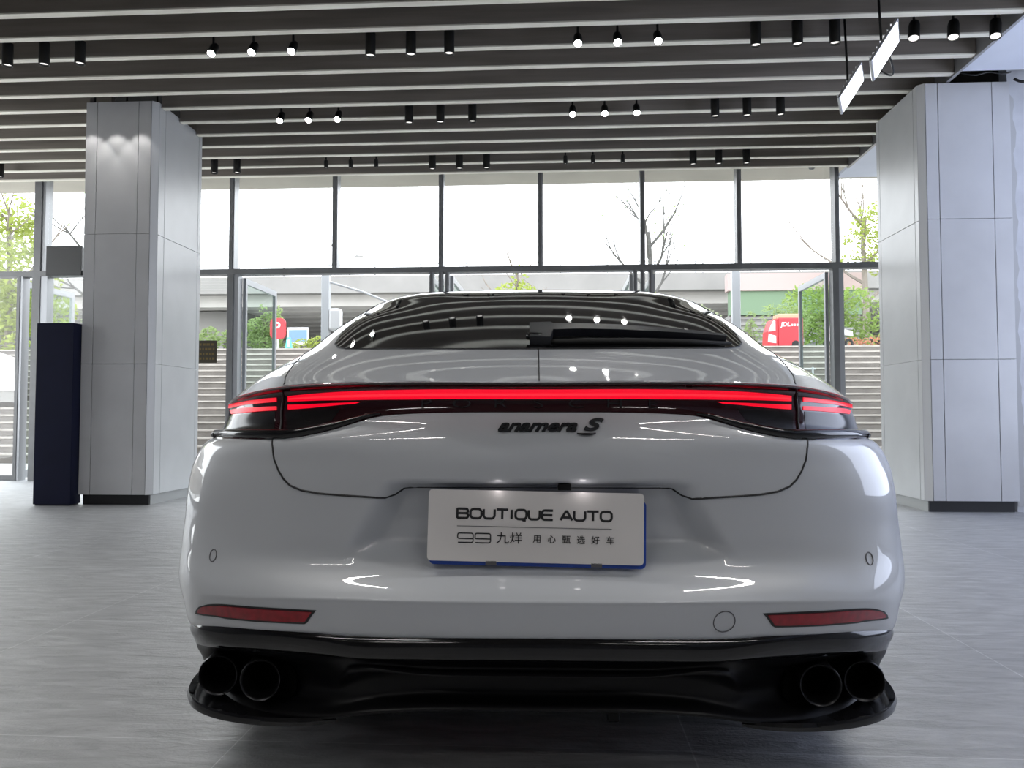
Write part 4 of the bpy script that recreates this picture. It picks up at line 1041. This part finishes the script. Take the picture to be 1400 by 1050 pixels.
shrub(2.85, 25.5, TZ-.02, [(0, 0, 2.0, .45, .4, .3), (-.3, 0, 1.4, .5, .4, .5), (.3, 0, 1.2, .5, .4, .6)], 500, .08, M['leaf_yellow'], 'yellow-green shrub just past the car roof', 61)
shrub(4.3, 23.4, TZ-.02, [(0, 0, .9, .42, .4, .5), (.1, 0, .4, .5, .4, .5), (-.25, 0, 1.25, .25, .25, .35)], 700, .07, M['leaf_grey'], 'grey-green shrub behind the plain white post', 71)
shrub(5.30, 22.6, TZ-.02, [(0, 0, .45, .3, .3, .5), (0, 0, 1.0, .14, .12, .35)], 360, .085, M['leaf_pale'], 'narrow pale plant just left of the red tricycle', 81, flat=.5)
shrub(6.1, 22.3, TZ-.02, [(-.3, 0, 1.0, .3, .25, .4), (.1, 0, 1.1, .3, .25, .42), (.45, 0, .95, .3, .25, .4), (0, 0, .5, .6, .3, .5)], 700, .13, M['leaf_pale'], 'plume-like pale grass behind the red tricycle', 91, flat=.3, name='plume_plant', cat='plant')
tree(7.95, 24.3, TZ-.02, 2.3, [(-.7, 0, 1.5, .65, .6, .75), (0, .2, 1.35, .9, .7, .9), (.8, 0, 1.35, .8, .7, .85), (-.3, 0, .7, 1.0, .6, .7), (.6, 0, .6, .9, .6, .7)], 3000, .085, M['leaf_green'], 'large dense green bush tree beside the pale column', 101)
tree(10.2, 27.4, TZ-.02, 5.9, [(-.2, 0, 4.3, .5, .5, .5), (.4, 0, 4.8, .8, .7, .7), (-.55, 0, 3.5, .35, .35, .3), (.6, 0, 3.6, .9, .7, .6)], 1100, .09, M['leaf_yellow'], 'tall tree with leafy branch tips beside the pale column', 111, levels=2)
shrub(8.05, 21.75, TZ-.02, [(-.3, 0, .22, .35, .25, .18), (.3, 0, .25, .4, .25, .2), (.9, 0, .25, .4, .25, .2)], 500, .05, M['flower'], 'orange flowering shrub beside the white scooter', 121, name='flowering_shrub')
shrub(5.95, 17.9, .85, [(0, 0, .35, .28, .2, .35), (.1, 0, .15, .3, .2, .2)], 420, .06, M['leaf_yellow'], 'yellow-green plant on the steps seen through the open right door leaf', 131)

# ================================================================== LIGHT
w = bpy.data.worlds.new('overcast'); SC.world = w; w.use_nodes = True
n, l = w.node_tree.nodes, w.node_tree.links
bg = n['Background']
tc = n.new('ShaderNodeTexCoord'); sp = n.new('ShaderNodeSeparateXYZ'); rp = n.new('ShaderNodeValToRGB')
l.new(tc.outputs['Generated'], sp.inputs[0]); l.new(sp.outputs['Z'], rp.inputs['Fac'])
rp.color_ramp.elements[0].position = 0.; rp.color_ramp.elements[0].color = (.95, .97, 1., 1)
rp.color_ramp.elements[1].position = .9; rp.color_ramp.elements[1].color = (.86, .92, 1., 1)
l.new(rp.outputs['Color'], bg.inputs['Color']); bg.inputs['Strength'].default_value = 4.6
po = lamp('window_portal', 'AREA', (-.5, YW+.3, 2.2), 1, size=19, size_y=4.4, rot=(-PI/2, 0, 0)); po.data.cycles.is_portal = True
lamp('right_cool_light', 'AREA', (7.2, 4.6, 2.6), 215, (.72, .80, 1.), 4.6, (0, math.radians(118), 0), size_y=4.2)
SC.view_settings.view_transform = 'Standard'; SC.view_settings.look = 'None'; SC.view_settings.exposure = .16
